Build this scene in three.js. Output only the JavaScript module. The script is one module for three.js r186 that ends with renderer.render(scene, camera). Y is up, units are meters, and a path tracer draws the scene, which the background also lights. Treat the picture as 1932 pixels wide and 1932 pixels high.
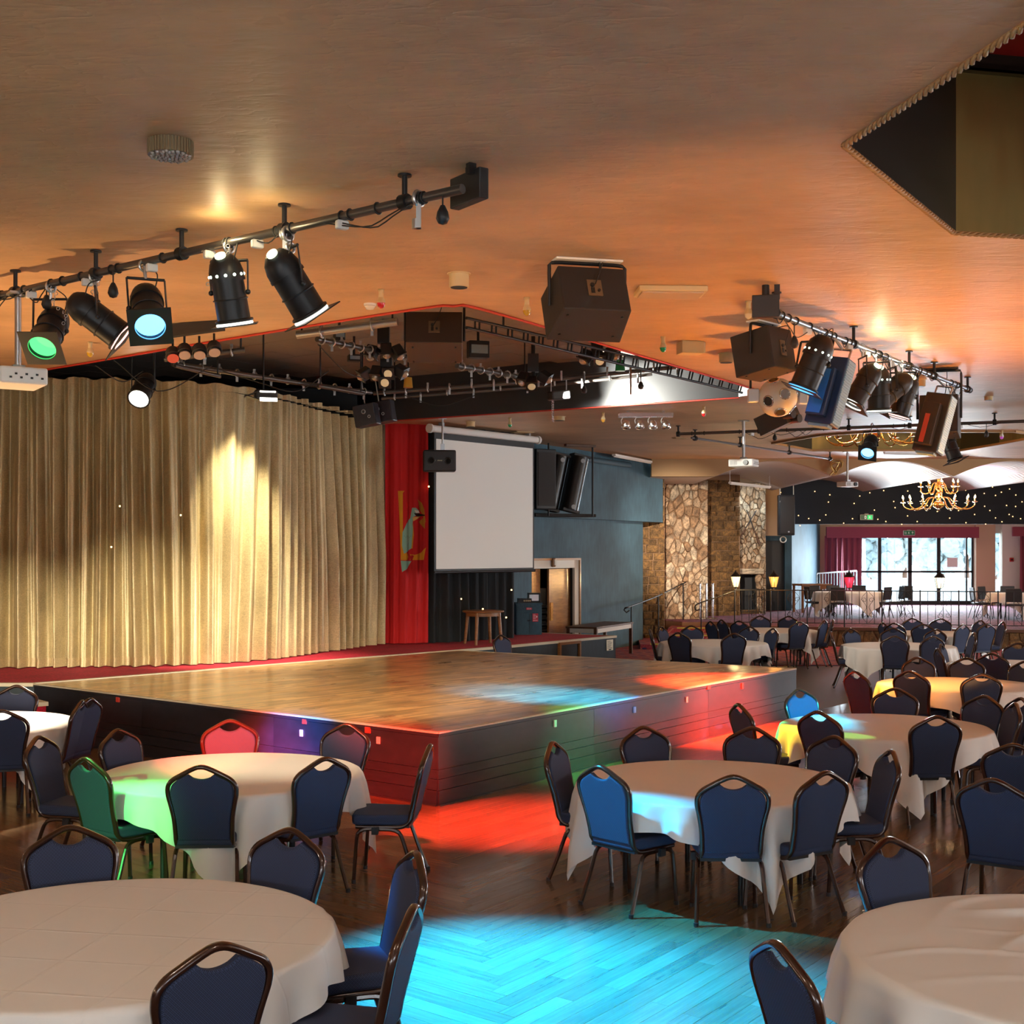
import * as THREE from 'three';
import { RoundedBoxGeometry } from 'three/addons/geometries/RoundedBoxGeometry.js';
import { mergeGeometries } from 'three/addons/utils/BufferGeometryUtils.js';
import { RectAreaLightUniformsLib } from 'three/addons/lights/RectAreaLightUniformsLib.js';

// ---------- camera, sky, exposure ----------
const scene = new THREE.Scene();
const F = 2450, EYE = 2.45, CX = 966, HY = 1040;
const camera = new THREE.PerspectiveCamera(2 * Math.atan(966 / F) * 180 / Math.PI, 1, 0.1, 400);
camera.position.set(0, EYE, 0);
camera.lookAt(0, EYE, -10);
camera.setViewOffset(1932, 1932, 0, 966 - HY, 1932, 1932);
camera.updateProjectionMatrix();
const renderer = new THREE.WebGLRenderer({ antialias: true });
renderer.toneMapping = THREE.LinearToneMapping;
renderer.toneMappingExposure = 1.0;
renderer.shadowMap.enabled = true;
scene.background = new THREE.Color().setRGB(5.2, 6.2, 7.0);   // bright hazy daylight outside the terrace windows
RectAreaLightUniformsLib.init();

// house daylight: area lights just inside the window openings
function areaLight(w, h, x, y, z, tx, ty, tz, rgb, I) {
  const l = new THREE.RectAreaLight(new THREE.Color().setRGB(...rgb), I, w, h);
  l.position.set(x, y, z); l.lookAt(tx, ty, tz); scene.add(l); return l;
}
function pointLight(x, y, z, rgb, I, rad = 1) {
  const l = new THREE.PointLight(new THREE.Color().setRGB(...rgb), I, 0, 2);
  l.position.set(x, y, z); l.castShadow = true; l.shadow.radius = rad; scene.add(l); return l;
}
function spot(from, to, rgb, I, deg, pen = 0.6, rad = 3) {
  const l = new THREE.SpotLight(new THREE.Color().setRGB(...rgb), I, 0, deg * Math.PI / 180, pen, 2);
  l.position.set(...from); l.target.position.set(...to); l.castShadow = true; l.shadow.radius = rad;
  scene.add(l); scene.add(l.target); return l;
}
// terrace window wall (in view), windows of the right-hand wall and of the wall behind the camera
areaLight(5.0, 2.3, 14.2, 1.75, -46.7, 12.0, 1.2, -20, [0.74, 0.9, 1.0], 36);
areaLight(5.5, 2.2, 18.75, 2.0, -24, 0, 1.6, -23, [0.88, 0.94, 1.0], 16);
areaLight(5.5, 2.2, 18.75, 2.0, -9, 0, 1.6, -9, [1.0, 0.96, 0.94], 9);
areaLight(6.0, 1.8, 4.0, 2.3, 5.7, 3.0, 1.8, -10, [1.0, 0.97, 0.95], 3.4);
areaLight(6.0, 1.8, -5.5, 2.3, 5.7, -4.5, 1.8, -10, [1.0, 0.97, 0.93], 3.2);

// ---------- helpers ----------
const D2R = Math.PI / 180;
const CEIL = 4.83, STG = 0.708, MEZ = 0.5;
function rng(seed) { let s = seed >>> 0; return () => { s = (s + 0x6D2B79F5) >>> 0; let t = s; t = Math.imul(t ^ (t >>> 15), t | 1); t ^= t + Math.imul(t ^ (t >>> 7), t | 61); return ((t ^ (t >>> 14)) >>> 0) / 4294967296; }; }
const V = (x, y, z) => new THREE.Vector3(x, y, z);
// a point seen at pixel (px,py) of the photograph, d metres in front of the camera / at height Y
const P = (px, py, d) => V((px - CX) * d / F, EYE + (HY - py) * d / F, -d);
const atY = (px, py, Y) => P(px, py, F * (EYE - Y) / (py - HY));
const used = {};
function numbered(n) { if (used[n] === undefined) { used[n] = 0; return n; } used[n]++; return n + '_' + String(used[n]).padStart(3, '0'); }
function fin(g) { // position, normal, uv only; not indexed
  let o = g.index ? g.toNonIndexed() : g;
  for (const k of Object.keys(o.attributes)) if (!['position', 'normal', 'uv', 'color'].includes(k)) o.deleteAttribute(k);
  if (!o.attributes.uv) o.setAttribute('uv', new THREE.BufferAttribute(new Float32Array(o.attributes.position.count * 2), 2));
  if (!o.attributes.normal) o.computeVertexNormals();
  return o;
}
function merge(list) { const a = [list].flat(9).filter(Boolean).map(fin); return a.length === 1 ? a[0] : mergeGeometries(a, false); }
function mesh(name, geos, mat, parent) {
  const m = new THREE.Mesh(Array.isArray(geos) ? merge(geos) : geos, mat);
  m.castShadow = m.receiveShadow = true; m.name = parent ? name : numbered(name);
  (parent || scene).add(m); return m;
}
function thing(name, label, category, pos = [0, 0, 0], turn = 0, group) {
  const o = new THREE.Group(); o.name = numbered(name); scene.add(o);
  o.position.set(...(pos.isVector3 ? pos.toArray() : pos)); o.rotation.y = turn; o.userData = { label, category };
  if (group) o.userData.group = group; return o;
}
function tag(o, label, category, group) { o.userData = { ...o.userData, label, category }; if (group) o.userData.group = group; return o; }
function struct(name, geos, mat) { const m = mesh(name, geos, mat); m.name = name; m.userData.kind = 'structure'; return m; }
function structGroup(name) { const g = new THREE.Group(); g.name = name; g.userData.kind = 'structure'; scene.add(g); return g; }
function copy(src, label, pos, turn) { const c = src.clone(); c.name = numbered(src.name.replace(/_\d{3}$/, '')); c.userData = { ...src.userData, label }; scene.add(c); if (pos) c.position.set(...(pos.isVector3 ? pos.toArray() : pos)); if (turn !== undefined) c.rotation.y = turn; return c; }
const mx = new THREE.Matrix4(), eu = new THREE.Euler();
function tr(g, x = 0, y = 0, z = 0, rx = 0, ry = 0, rz = 0) { mx.makeRotationFromEuler(eu.set(rx, ry, rz)); mx.setPosition(x, y, z); return g.applyMatrix4(mx); }
const bx = (w, h, d, ...t) => tr(new THREE.BoxGeometry(w, h, d), ...t);
const rb = (w, h, d, r, ...t) => tr(new RoundedBoxGeometry(w, h, d, 2, Math.min(r, w / 2.01, h / 2.01, d / 2.01)), ...t);
const cyl = (r1, r2, h, n, ...t) => tr(new THREE.CylinderGeometry(r1, r2, h, n), ...t);
const sph = (r, n, ...t) => tr(new THREE.SphereGeometry(r, n, Math.max(6, n >> 1)), ...t);
const tor = (R, r, n, m, ...t) => tr(new THREE.TorusGeometry(R, r, m, n), ...t);
const lathe = (pts, n = 24, ...t) => tr(new THREE.LatheGeometry(pts.map(p => new THREE.Vector2(p[0], p[1])), n), ...t);
const cur = (pts, closed = false, ten = 0.5) => new THREE.CatmullRomCurve3(pts.map(p => p.isVector3 ? p : V(...p)), closed, 'catmullrom', ten);
const tube = (pts, r, n = 24, m = 8, closed = false) => new THREE.TubeGeometry(cur(pts, closed), n, r, m, closed);
const UPY = V(0, 1, 0);
function rod(a, b, r, n = 8, r2) { a = a.isVector3 ? a : V(...a); b = b.isVector3 ? b : V(...b); const L = a.distanceTo(b), g = new THREE.CylinderGeometry(r2 ?? r, r, L, n); const q = new THREE.Quaternion().setFromUnitVectors(UPY, b.clone().sub(a).normalize()); g.applyMatrix4(new THREE.Matrix4().compose(a.clone().add(b).multiplyScalar(.5), q, V(1, 1, 1))); return g; }
// a bar of rectangular section from a to b
function beam(a, b, w, h) { a = a.isVector3 ? a : V(...a); b = b.isVector3 ? b : V(...b); const L = a.distanceTo(b), g = new THREE.BoxGeometry(w, h, L); const m = new THREE.Matrix4().lookAt(a, b, Math.abs(b.y - a.y) > .98 * L ? V(1, 0, 0) : UPY); m.setPosition((a.x + b.x) / 2, (a.y + b.y) / 2, (a.z + b.z) / 2); return g.applyMatrix4(m); }
function orient(g, dir, pos) { const q = new THREE.Quaternion().setFromUnitVectors(V(0, 0, 1), dir.clone().normalize()); return g.applyMatrix4(new THREE.Matrix4().compose(pos || V(0, 0, 0), q, V(1, 1, 1))); }
const shapeOf = pts => { const s = new THREE.Shape(); pts.forEach((p, i) => i ? s.lineTo(p[0], p[1]) : s.moveTo(p[0], p[1])); s.closePath(); return s; };
// polygon in plan (X, d), lying between heights y0 and y1
function slab(poly, y0, y1, holes = []) {
  const s = shapeOf(poly); for (const h of holes) s.holes.push(new THREE.Path(h.map(p => new THREE.Vector2(...p))));
  const g = new THREE.ExtrudeGeometry(s, { depth: y1 - y0, bevelEnabled: false }); g.rotateX(-Math.PI / 2); g.translate(0, y0, 0); return g;
}
// upright wall panel between plan points a and b, thickness t to the left of a->b
function wallBetween(a, b, y0, y1, t) {
  const L = Math.hypot(b[0] - a[0], b[1] - a[1]), nx = -(b[1] - a[1]) / L, nd = (b[0] - a[0]) / L;
  return slab([a, b, [b[0] + nx * t, b[1] + nd * t], [a[0] + nx * t, a[1] + nd * t]], y0, y1);
}
// value noise
const NR = rng(77), NT = Float32Array.from({ length: 65536 }, () => NR());
const h2 = (x, y) => NT[((x & 255) << 8) | (y & 255)];
function noise(x, y) { const xi = Math.floor(x), yi = Math.floor(y), a = x - xi, b = y - yi, u = a * a * (3 - 2 * a), v = b * b * (3 - 2 * b); return (h2(xi, yi) * (1 - u) + h2(xi + 1, yi) * u) * (1 - v) + (h2(xi, yi + 1) * (1 - u) + h2(xi + 1, yi + 1) * u) * v; }
function fbm(x, y, o = 4) { let s = 0, a = .5, n = 0; for (let i = 0; i < o; i++) { s += a * noise(x, y); n += a; a *= .5; x = x * 2 + 17; y = y * 2 + 31; } return s / n; }
function pnoise(x, y, p) { const w = k => ((k % p) + p) % p; const xi = Math.floor(x), yi = Math.floor(y), a = x - xi, b = y - yi, u = a * a * (3 - 2 * a), v = b * b * (3 - 2 * b); return (h2(w(xi), w(yi)) * (1 - u) + h2(w(xi + 1), w(yi)) * u) * (1 - v) + (h2(w(xi), w(yi + 1)) * (1 - u) + h2(w(xi + 1), w(yi + 1)) * u) * v; }
function pfbm(u, v, px, py, o = 4) { let s = 0, a = .5, n = 0, k = 1; for (let i = 0; i < o; i++) { const P_ = 256; s += a * noise2w(u * px * k, v * py * k, px * k, py * k); n += a; a *= .5; k *= 2; } return s / n; }
function noise2w(x, y, wx, wy) { const w = (k, p) => ((k % p) + p) % p; const xi = Math.floor(x), yi = Math.floor(y), a = x - xi, b = y - yi, u = a * a * (3 - 2 * a), v = b * b * (3 - 2 * b); return (h2(w(xi, wx), w(yi, wy)) * (1 - u) + h2(w(xi + 1, wx), w(yi, wy)) * u) * (1 - v) + (h2(w(xi, wx), w(yi + 1, wy)) * (1 - u) + h2(w(xi + 1, wx), w(yi + 1, wy)) * u) * v; }
function dataTex(n, m, fn, srgb, rx = 1, ry = 1) {
  const d = new Uint8Array(n * m * 4);
  for (let j = 0; j < m; j++) for (let i = 0; i < n; i++) { const c = fn(i / n, j / m), o = (j * n + i) * 4; const a = Array.isArray(c) ? c : [c, c, c]; d[o] = Math.max(0, Math.min(255, a[0] * 255)); d[o + 1] = Math.max(0, Math.min(255, a[1] * 255)); d[o + 2] = Math.max(0, Math.min(255, a[2] * 255)); d[o + 3] = 255; }
  const t = new THREE.DataTexture(d, n, m); t.wrapS = t.wrapT = THREE.RepeatWrapping; t.magFilter = THREE.LinearFilter; t.minFilter = THREE.LinearFilter; t.repeat.set(rx, ry); if (srgb) t.colorSpace = THREE.SRGBColorSpace; t.needsUpdate = true; return t;
}
function canvasTex(w, h, draw) { const c = document.createElement('canvas'); c.width = w; c.height = h; draw(c.getContext('2d'), w, h); const t = new THREE.CanvasTexture(c); t.colorSpace = THREE.SRGBColorSpace; t.magFilter = THREE.LinearFilter; return t; }
const lin = (r, g, b) => new THREE.Color().setRGB(r, g, b);
const mat = (r, g, b, rough = .6, metal = 0, ex = {}) => new THREE.MeshPhysicalMaterial({ color: lin(r, g, b), roughness: rough, metalness: metal, side: THREE.DoubleSide, ...ex });
const glow = (r, g, b, I) => new THREE.MeshStandardMaterial({ color: lin(.02, .02, .02), emissive: lin(r, g, b), emissiveIntensity: I, roughness: .4 });

// ---------- textures and materials ----------
const texPlaster = dataTex(1024, 1024, (u, v) => { const a = pfbm(u, v, 6, 14, 5), b = pfbm(v, u, 40, 12, 3), c = Math.pow(Math.abs(pfbm(u + .37, v, 10, 24, 4) - .5) * 2, .5); return .45 * a + .25 * b + .3 * c; }, false, 1 / 2.6, 1 / 2.6);
const texPlasterCol = dataTex(512, 512, (u, v) => { const a = pfbm(u, v, 4, 8, 5), c = pfbm(u, v, 24, 40, 3); const k = .84 + .2 * a + .08 * (c - .5) - (c > .8 ? .04 : 0); return [k, k * .985, k * .96]; }, true, 1 / 5.2, 1 / 5.2);
const texWood = dataTex(512, 512, (u, v) => { const g = pfbm(u, v, 3, 48, 4), f = pfbm(u, v, 8, 160, 2), s = pfbm(u, v, 2, 5, 3); const k = .6 + .3 * g + .16 * f + .18 * (s - .5); return [k, k * (.95 + .05 * g), k * (.9 + .08 * g)]; }, true);
const texFloor = dataTex(512, 512, (u, v) => { const g = pfbm(u, v, 3, 40, 4), f = pfbm(u, v, 10, 150, 2), s = pfbm(u, v, 4, 6, 4); const k = .82 + .12 * (g - .5) + .08 * (f - .5) + .10 * (s - .5); return [k, k * .97, k * .94]; }, true);
const texVault = dataTex(512, 512, (u, v) => { const z = Math.abs((u * 5) % 1 - .5), w = Math.sin((v * 26 + z * 1.6 + .8 * pfbm(u, v, 6, 6, 3)) * 6.2832); return .5 + .35 * w + .2 * (pfbm(u, v, 20, 20, 3) - .5); }, false, .33, .33);
const texDeck = dataTex(1024, 1024, (u, v) => { const row = Math.floor(v * 24), off = h2(row, 3), col = Math.floor(((u + off) % 1) * 3), tone = .78 + .34 * h2(row + 7, col + 11); const g = pfbm(u, v, 4, 160, 3), s = pfbm(u, v, 3, 3, 4); const e = (v * 24) % 1 < .04 || ((u + off) * 3) % 1 < .004 ? .7 : 1; const k = tone * (.72 + .4 * g) * (.8 + .4 * s) * e; return [k * .92, k * .86, k * .78]; }, true, 1 / 1.7, 1 / 1.7);
const texDeckR = dataTex(512, 512, (u, v) => { const s = pfbm(u, v, 5, 9, 5), g = pfbm(u, v, 3, 60, 3); return .28 + .34 * s + .2 * g; }, false, 1 / 3.4, 1 / 3.4);
const texFab = dataTex(64, 64, (u, v) => { const a = Math.abs(((u + v) * 2) % 1 - .5) * 2, b = Math.abs(((u - v + 4) * 2) % 1 - .5) * 2; const d = Math.min(a, b); const k = d < .2 ? 1.0 : (Math.max(a, b) > .84 ? .95 : .5); return [k, k, k]; }, true, 30, 30);
const texCloth = dataTex(512, 512, (u, v) => .5 + .5 * (pfbm(u, v, 6, 6, 5) - .5), false, 1, 1);
const texCrease = dataTex(1024, 1024, (u, v) => { let k = .5 + .22 * (pfbm(u, v, 5, 5, 5) - .5); for (const t of [.18, .34, .5, .66, .82]) { const a = Math.abs(u - t) / .003, b = Math.abs(v - t) / .003; k += (t === .5 ? .4 : .28) * (Math.exp(-a * a) + Math.exp(-b * b)); } return k * .7; }, false);
const texCarpet = dataTex(256, 256, (u, v) => { const n = pfbm(u, v, 64, 64, 2), s = pfbm(u, v, 3, 3, 3); const k = .88 + .4 * (n - .5) + .2 * (s - .5); return [k, k * .92, k * .95]; }, true, .9, .9);
const texPattern = dataTex(256, 256, (u, v) => { const a = Math.abs(u - .5) * 2, b = Math.abs(v - .5) * 2, d = a + b, w = Math.sin(u * 12.566) * Math.sin(v * 12.566); const n = pfbm(u, v, 64, 64, 2); let c = [.30, .035, .05]; if (d > .86 && d < .98 || d < .2) c = [.42, .16, .12]; else if (w > .55) c = [.05, .03, .10]; else if (d < .55 && d > .45) c = [.16, .02, .03]; return c.map(k => Math.pow(k, .4545) * (.8 + .4 * n)); }, true, 1.1, 1.1);
const texMez = dataTex(256, 256, (u, v) => { const n = pfbm(u, v, 50, 50, 2), s = pfbm(u, v, 10, 10, 2); const k = .5 + .5 * (n - .5) + .25 * (s - .5); return [k * 1.05, k * .72, k * .82]; }, true, .7, .7);
const texStone = dataTex(256, 256, (u, v) => { const a = pfbm(u, v, 4, 4, 5), b = pfbm(u, v, 20, 20, 3); const k = .55 + .6 * (a - .5) + .4 * (b - .5); return [k * 1.1, k, k * .86].map(x => Math.min(1, x + .12)); }, true, 1.6, 1.6);
const texPaint = dataTex(512, 512, (u, v) => { const a = pfbm(u, v, 3, 3, 5), b = pfbm(u, v, 60, 8, 2); const sp = h2(Math.floor(u * 250), Math.floor(v * 250)) > .9985 ? .8 : 0; const k = .5 + .35 * a + .12 * b + sp; return [k, k, k]; }, true, .5, .5);
const texGold = dataTex(256, 256, (u, v) => { const a = pfbm(u, v, 4, 5, 5), b = pfbm(v, u, 6, 30, 3); return .2 + .35 * a + .2 * b; }, false, .5, .5);
const texLame = dataTex(256, 256, (u, v) => { const a = h2(Math.floor(u * 128), Math.floor(v * 256)), b = pfbm(u, v, 8, 3, 4); const k = .7 + .16 * a + .24 * b; return [k, k * .985, k * .95]; }, true, 1.2, .6);

const M = {
  ceiling: mat(.62, .385, .22, .5, 0, { map: texPlasterCol, bumpMap: texPlaster, bumpScale: .013 }),
  vault: mat(.44, .335, .265, .5, 0, { bumpMap: texVault, bumpScale: .009 }),
  tan: mat(.42, .26, .12, .7),
  floor: mat(.27, .165, .09, .36, 0, { map: texFloor, vertexColors: true, roughnessMap: texDeckR }),
  sub: mat(.07, .035, .016, .6),
  deck: mat(.85, .54, .25, .62, 0, { map: texDeck, roughnessMap: texDeckR, clearcoat: .7, clearcoatRoughness: .24 }),
  black: mat(.012, .012, .014, .5), blackGloss: mat(.009, .008, .008, .35), blackMetal: mat(.02, .02, .022, .42, .4),
  dark: mat(.035, .03, .028, .75), tile: mat(.26, .215, .175, .85),
  fascia: mat(.030, .032, .036, .4),
  navyPaint: mat(.05, .045, .06, .36, 0, { map: texPaint }),
  bluewall: mat(.075, .19, .27, .75, 0, { map: texPaint }),
  stageFace: mat(.05, .075, .095, .6, 0, { map: texPaint }),
  redCarpet: mat(.62, .012, .045, .95, 0, { map: texCarpet }),
  pattern: mat(1, 1, 1, .95, 0, { map: texPattern }),
  mez: mat(.78, .52, .66, .9, 0, { map: texMez }),
  trim: mat(.62, .54, .40, .55), white: mat(.78, .78, .76, .5), offwhite: mat(.66, .62, .54, .5), grey: mat(.32, .33, .34, .5),
  cream: mat(.62, .48, .26, .5), steel: mat(.55, .56, .58, .3, .9), pipe: mat(.11, .10, .095, .38, .7), pipeBlue: mat(.30, .34, .40, .28, .9),
  frame: mat(.040, .013, .007, .26, .25, { clearcoat: .8, clearcoatRoughness: .12 }),
  fabric: mat(.036, .052, .118, .85, 0, { map: texFab, sheen: .2, sheenRoughness: .5, sheenColor: lin(.2, .25, .35) }),
  cloth: mat(.82, .78, .73, .85, 0, { bumpMap: texCloth, bumpScale: .004 }),
  clothCrease: mat(.82, .78, .73, .85, 0, { bumpMap: texCrease, bumpScale: .011 }),
  wood: mat(.40, .17, .05, .45, 0, { map: texWood }), woodDark: mat(.15, .06, .025, .45, 0, { map: texWood }), doorWood: mat(.50, .24, .075, .3, 0, { map: texWood, clearcoat: .5, clearcoatRoughness: .2 }),
  brass: mat(.78, .50, .14, .22, 1), gold: mat(.55, .38, .14, .35, .9), goldPanel: mat(.26, .21, .085, 1, .85, { roughnessMap: texGold }), rope: mat(.36, .19, .07, .5),
  redPaint: mat(.45, .01, .012, .5), redRope: mat(.45, .03, .015, .6),
  stone: mat(.74, .60, .47, .85, 0, { map: texStone }), stone2: mat(.52, .36, .24, .85, 0, { map: texStone }), stone3: mat(.85, .78, .68, .85, 0, { map: texStone }),
  stoneB: mat(.27, .165, .065, .9, 0, { map: texStone }), stoneB2: mat(.20, .12, .045, .9, 0, { map: texStone }), mortar: mat(.30, .17, .09, .95),
  lame: mat(.60, .485, .27, .42, .25, { map: texLame, sheen: .5, sheenRoughness: .35, sheenColor: lin(.8, .7, .45) }), lameHem: mat(.64, .50, .28, .5, .15, { map: texLame }),
  drape: mat(.018, .022, .026, .95), redDrape: mat(.60, .012, .014, .75),
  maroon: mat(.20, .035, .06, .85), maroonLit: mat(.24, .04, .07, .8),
  glass: new THREE.MeshPhysicalMaterial({ color: lin(.97, .99, 1), transmission: 1, thickness: 0, roughness: 0, metalness: 0, ior: 1.45 }),
  screen: mat(.93, .94, .90, .9), cable: mat(.012, .012, .012, .6), plug: mat(.7, .68, .64, .5),
  speaker: mat(.022, .017, .015, .75, 0, { bumpMap: texCloth, bumpScale: .002 }), plate: mat(.14, .09, .05, .5),
  grille: mat(.22, .33, .42, .55), blueBox: mat(.03, .10, .24, .5), redTape: mat(.5, .06, .03, .6),
  whiteWall: mat(.70, .68, .64, .8), beige: mat(.50, .36, .25, .8), chrome: mat(.75, .75, .78, .15, 1), iron: mat(.02, .018, .018, .5, .5), paleMetal: mat(.6, .7, .75, .35, .4),
  blackVinyl: mat(.022, .024, .03, .45), leaf: mat(.21, .27, .28, .9), leaf2: mat(.25, .29, .28, .9), lawn: mat(.36, .42, .34, .95), water: mat(.5, .6, .65, .15),
};
// ---------- plan of the building, (X, d) with d metres ahead of the camera ----------
const K = [-.713, 12.48], UU = [-.771, .636], VV = [.585, .811];           // platform corner and the directions of its two front edges
const PLAT = [K, [4.21, 19.3], [-.98, 22.8], [-6.28, 17.07]];
const RECESS = [[-.95, 12.72], [-.6, 12.56], [-.25, 12.78], [3.55, 19.0], [3.78, 19.6], [3.5, 20.0], [-2.1, 23.5], [-3.0, 25.3], [-10.6, 25.3], [-10.6, 20.7], [-5.75, 16.66]];
const oct = (cx, cd, ap, a0) => Array.from({ length: 8 }, (_, i) => { const r = ap / Math.cos(Math.PI / 8), a = a0 + i * Math.PI / 4; return [cx + r * Math.cos(a), cd + r * Math.sin(a)]; });
const OCT1 = oct(5.108, 6.988, 2.977, 34.6 * D2R), OCT2 = [[10.54, 30.5], [7.03, 30.5], [5.7, 28.4], [6.3, 26.4], [7.2, 25.6], [9.9, 25.6], [10.9, 26.6], [10.75, 28.6]];
const inPoly = (x, y, p) => { let c = false; for (let i = 0, j = p.length - 1; i < p.length; j = i++) if ((p[i][1] > y) !== (p[j][1] > y) && x < (p[j][0] - p[i][0]) * (y - p[i][1]) / (p[j][1] - p[i][1]) + p[i][0]) c = !c; return c; };

// ---------- floor: strip boards laid round the platform and mitred on the diagonal of its corner ----------
const floor = struct('floor', slab([[-11.2, -6.2], [20.7, -6.2], [20.7, 48], [-11.2, 48]], -.15, -.012), M.sub);
{
  const R = rng(5), W = .115, list = [];
  const pt = (a, b) => [K[0] + a * UU[0] + b * VV[0], K[1] + a * UU[1] + b * VV[1]];
  const pj = ([x, d]) => d < .5 ? null : [CX + F * x / d, HY + F * EYE / d];
  const add = (c) => { // c: four plan corners, first two along the length
    const q = c.map(pj); if (q.some(p => !p)) return;
    if (q.every(p => p[0] < -80) || q.every(p => p[0] > 2010) || q.every(p => p[1] > 1990)) return;
    if (c.some(p => p[1] > 28.2)) return;
    const mid = [(c[0][0] + c[2][0]) / 2, (c[0][1] + c[2][1]) / 2]; if (inPoly(mid[0], mid[1], PLAT)) return;
    let ar = 0; for (let i = 0; i < 4; i++) { const a = q[i], b = q[(i + 1) % 4]; ar += a[0] * b[1] - a[1] * b[0]; }
    const m = [(q[0][0] + q[2][0]) / 2, (q[0][1] + q[2][1]) / 2]; const vis = m[0] > 0 && m[0] < 1932 && m[1] < 1932;
    list.push({ c, ar: vis ? Math.abs(ar) : 0, t: .78 + .42 * R(), w: R(), u0: R() * 3, v0: R() * 3 });
  };
  for (let k = 0; k < 112; k++) {
    let s = -W * k - 0; for (let a = s, n = 0; a < 11; n++) { const L = n ? 1.25 + .3 * R() : .5 + 1.1 * R(); add([pt(a + .001, -W * k - .001), pt(a + L - .001, -W * k - .001), pt(a + L - .001, -W * (k + 1) + .001), pt(a + .001, -W * (k + 1) + .001)]); a += L; }
    s = -W * (k + 1); for (let b = s, n = 0; b < 18; n++) { const L = n ? 1.25 + .3 * R() : .5 + 1.1 * R(); add([pt(-W * k - .001, b + .001), pt(-W * k - .001, b + L - .001), pt(-W * (k + 1) + .001, b + L - .001), pt(-W * (k + 1) + .001, b + .001)]); b += L; }
  }
  list.sort((a, b) => b.ar - a.ar);
  const plank = o => {
    const [a, b, c, d] = o.c, L = Math.hypot(b[0] - a[0], b[1] - a[1]), y0 = -.012, y1 = .0004 * o.w, pos = [], uv = [], col = [];
    const tone = [o.t, o.t * (.96 + .06 * o.w), o.t * (.92 + .1 * o.w)];
    const quad = (p, q, r, s, w) => { for (const [i, k] of [[p, 0], [q, 1], [r, 2], [p, 0], [r, 2], [s, 3]]) { pos.push(...i); const uu = (k === 1 || k === 2) ? L : 0, vv = k > 1 ? w : 0; uv.push(o.u0 + uu / 1.3, o.v0 + vv / .6); col.push(...tone); } };
    const t = p => [p[0], y1, -p[1]], l = p => [p[0], y0, -p[1]];
    const ccw = (b[0] - a[0]) * (d[1] - a[1]) - (b[1] - a[1]) * (d[0] - a[0]) > 0;
    if (ccw) quad(t(a), t(b), t(c), t(d), W); else { const q0 = pos.length; quad(t(a), t(b), t(c), t(d), W); for (let i = q0; i < q0 + 18; i += 9) for (let k = 0; k < 3; k++) { const x = pos[i + 3 + k]; pos[i + 3 + k] = pos[i + 6 + k]; pos[i + 6 + k] = x; } for (let i = uv.length - 12; i < uv.length; i += 6) for (let k = 0; k < 2; k++) { const x = uv[i + 2 + k]; uv[i + 2 + k] = uv[i + 4 + k]; uv[i + 4 + k] = x; } }
    quad(t(a), t(d), l(d), l(a), .01); quad(t(b), t(c), l(c), l(b), .01); quad(t(a), t(b), l(b), l(a), .01); quad(t(d), t(c), l(c), l(d), .01);
    const g = new THREE.BufferGeometry(); g.setAttribute('position', new THREE.Float32BufferAttribute(pos, 3)); g.setAttribute('uv', new THREE.Float32BufferAttribute(uv, 2)); g.setAttribute('color', new THREE.Float32BufferAttribute(col, 3)); g.computeVertexNormals(); return g;
  };
  list.slice(0, 290).forEach(o => mesh('floorboard', plank(o), M.floor, floor));
  const rest = mesh('floorboards', list.slice(290).map(plank), M.floor, floor); rest.userData.kind = 'stuff';
  mesh('floor_carpet', slab([[-1, 27.9], [20.6, 27.9], [20.6, 38], [-1, 38]], -.012, .004), M.pattern, floor);
}

// ---------- ceiling ----------
const ceiling = struct('ceiling', slab([[-11.2, -6.2], [20.7, -6.2], [20.7, 33.6], [-11.2, 33.6]], CEIL, CEIL + .12, [RECESS, OCT1, OCT2]), M.ceiling);
mesh('terrace_roof', slab([[-11.2, 33.6], [20.7, 33.6], [20.7, 48], [-11.2, 48]], 5.1, 5.25), M.tan, ceiling);
{ // dark recess above the platform
  const n = RECESS.length, side = [];
  RECESS.forEach((p, i) => { const q = RECESS[(i + 1) % n]; side.push(wallBetween(p, q, CEIL - .004, 5.75, .02)); });
  mesh('recess_fascia', side, M.fascia, ceiling);
  mesh('recess_roof', slab([[-10.8, 12], [4.2, 12], [4.2, 25.6], [-10.8, 25.6]], 5.62, 5.75), M.dark, ceiling);
  const g = new THREE.BoxGeometry(.592, .02, .592); const a = Math.atan2(VV[0], VV[1]);
  for (let i = -4; i < 26; i++) for (let j = -1; j < 17; j++) {
    const x = K[0] + (i + .5) * .6 * UU[0] + (j + .5) * .6 * VV[0], d = K[1] + (i + .5) * .6 * UU[1] + (j + .5) * .6 * VV[1];
    if (!inPoly(x, d, RECESS) || d > 23.4) continue;
    const t = mesh('ceiling_tile', g, M.tile, ceiling); t.position.set(x, 5.605 - .004 * h2(i + 9, j + 3), -d); t.rotation.y = -a;
  }
  // red rope light clipped along the mouth of the recess
  const near = [[-10.6, 20.7], [-5.75, 16.66], [-3.2, 14.52], [-.95, 12.72], [-.6, 12.56], [-.25, 12.78], [1.6, 15.8], [3.55, 19.0], [3.78, 19.6]];
  const rl = tag(mesh('rope_light', tube(near.map(([x, d]) => [x, CEIL - .012, -d]), .014, 160, 6), M.redRope), 'red rope light clipped along near edges of the dark ceiling recess', 'rope light');
  tag(mesh('rope_light', tube([[3.5, CEIL - .012, -20.02], [.9, CEIL - .012, -21.66], [-2.1, CEIL - .012, -23.52]], .014, 80, 6), M.redRope), 'red rope light along bottom of the pale-lit fascia at the recess far side', 'rope light');
}
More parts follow.
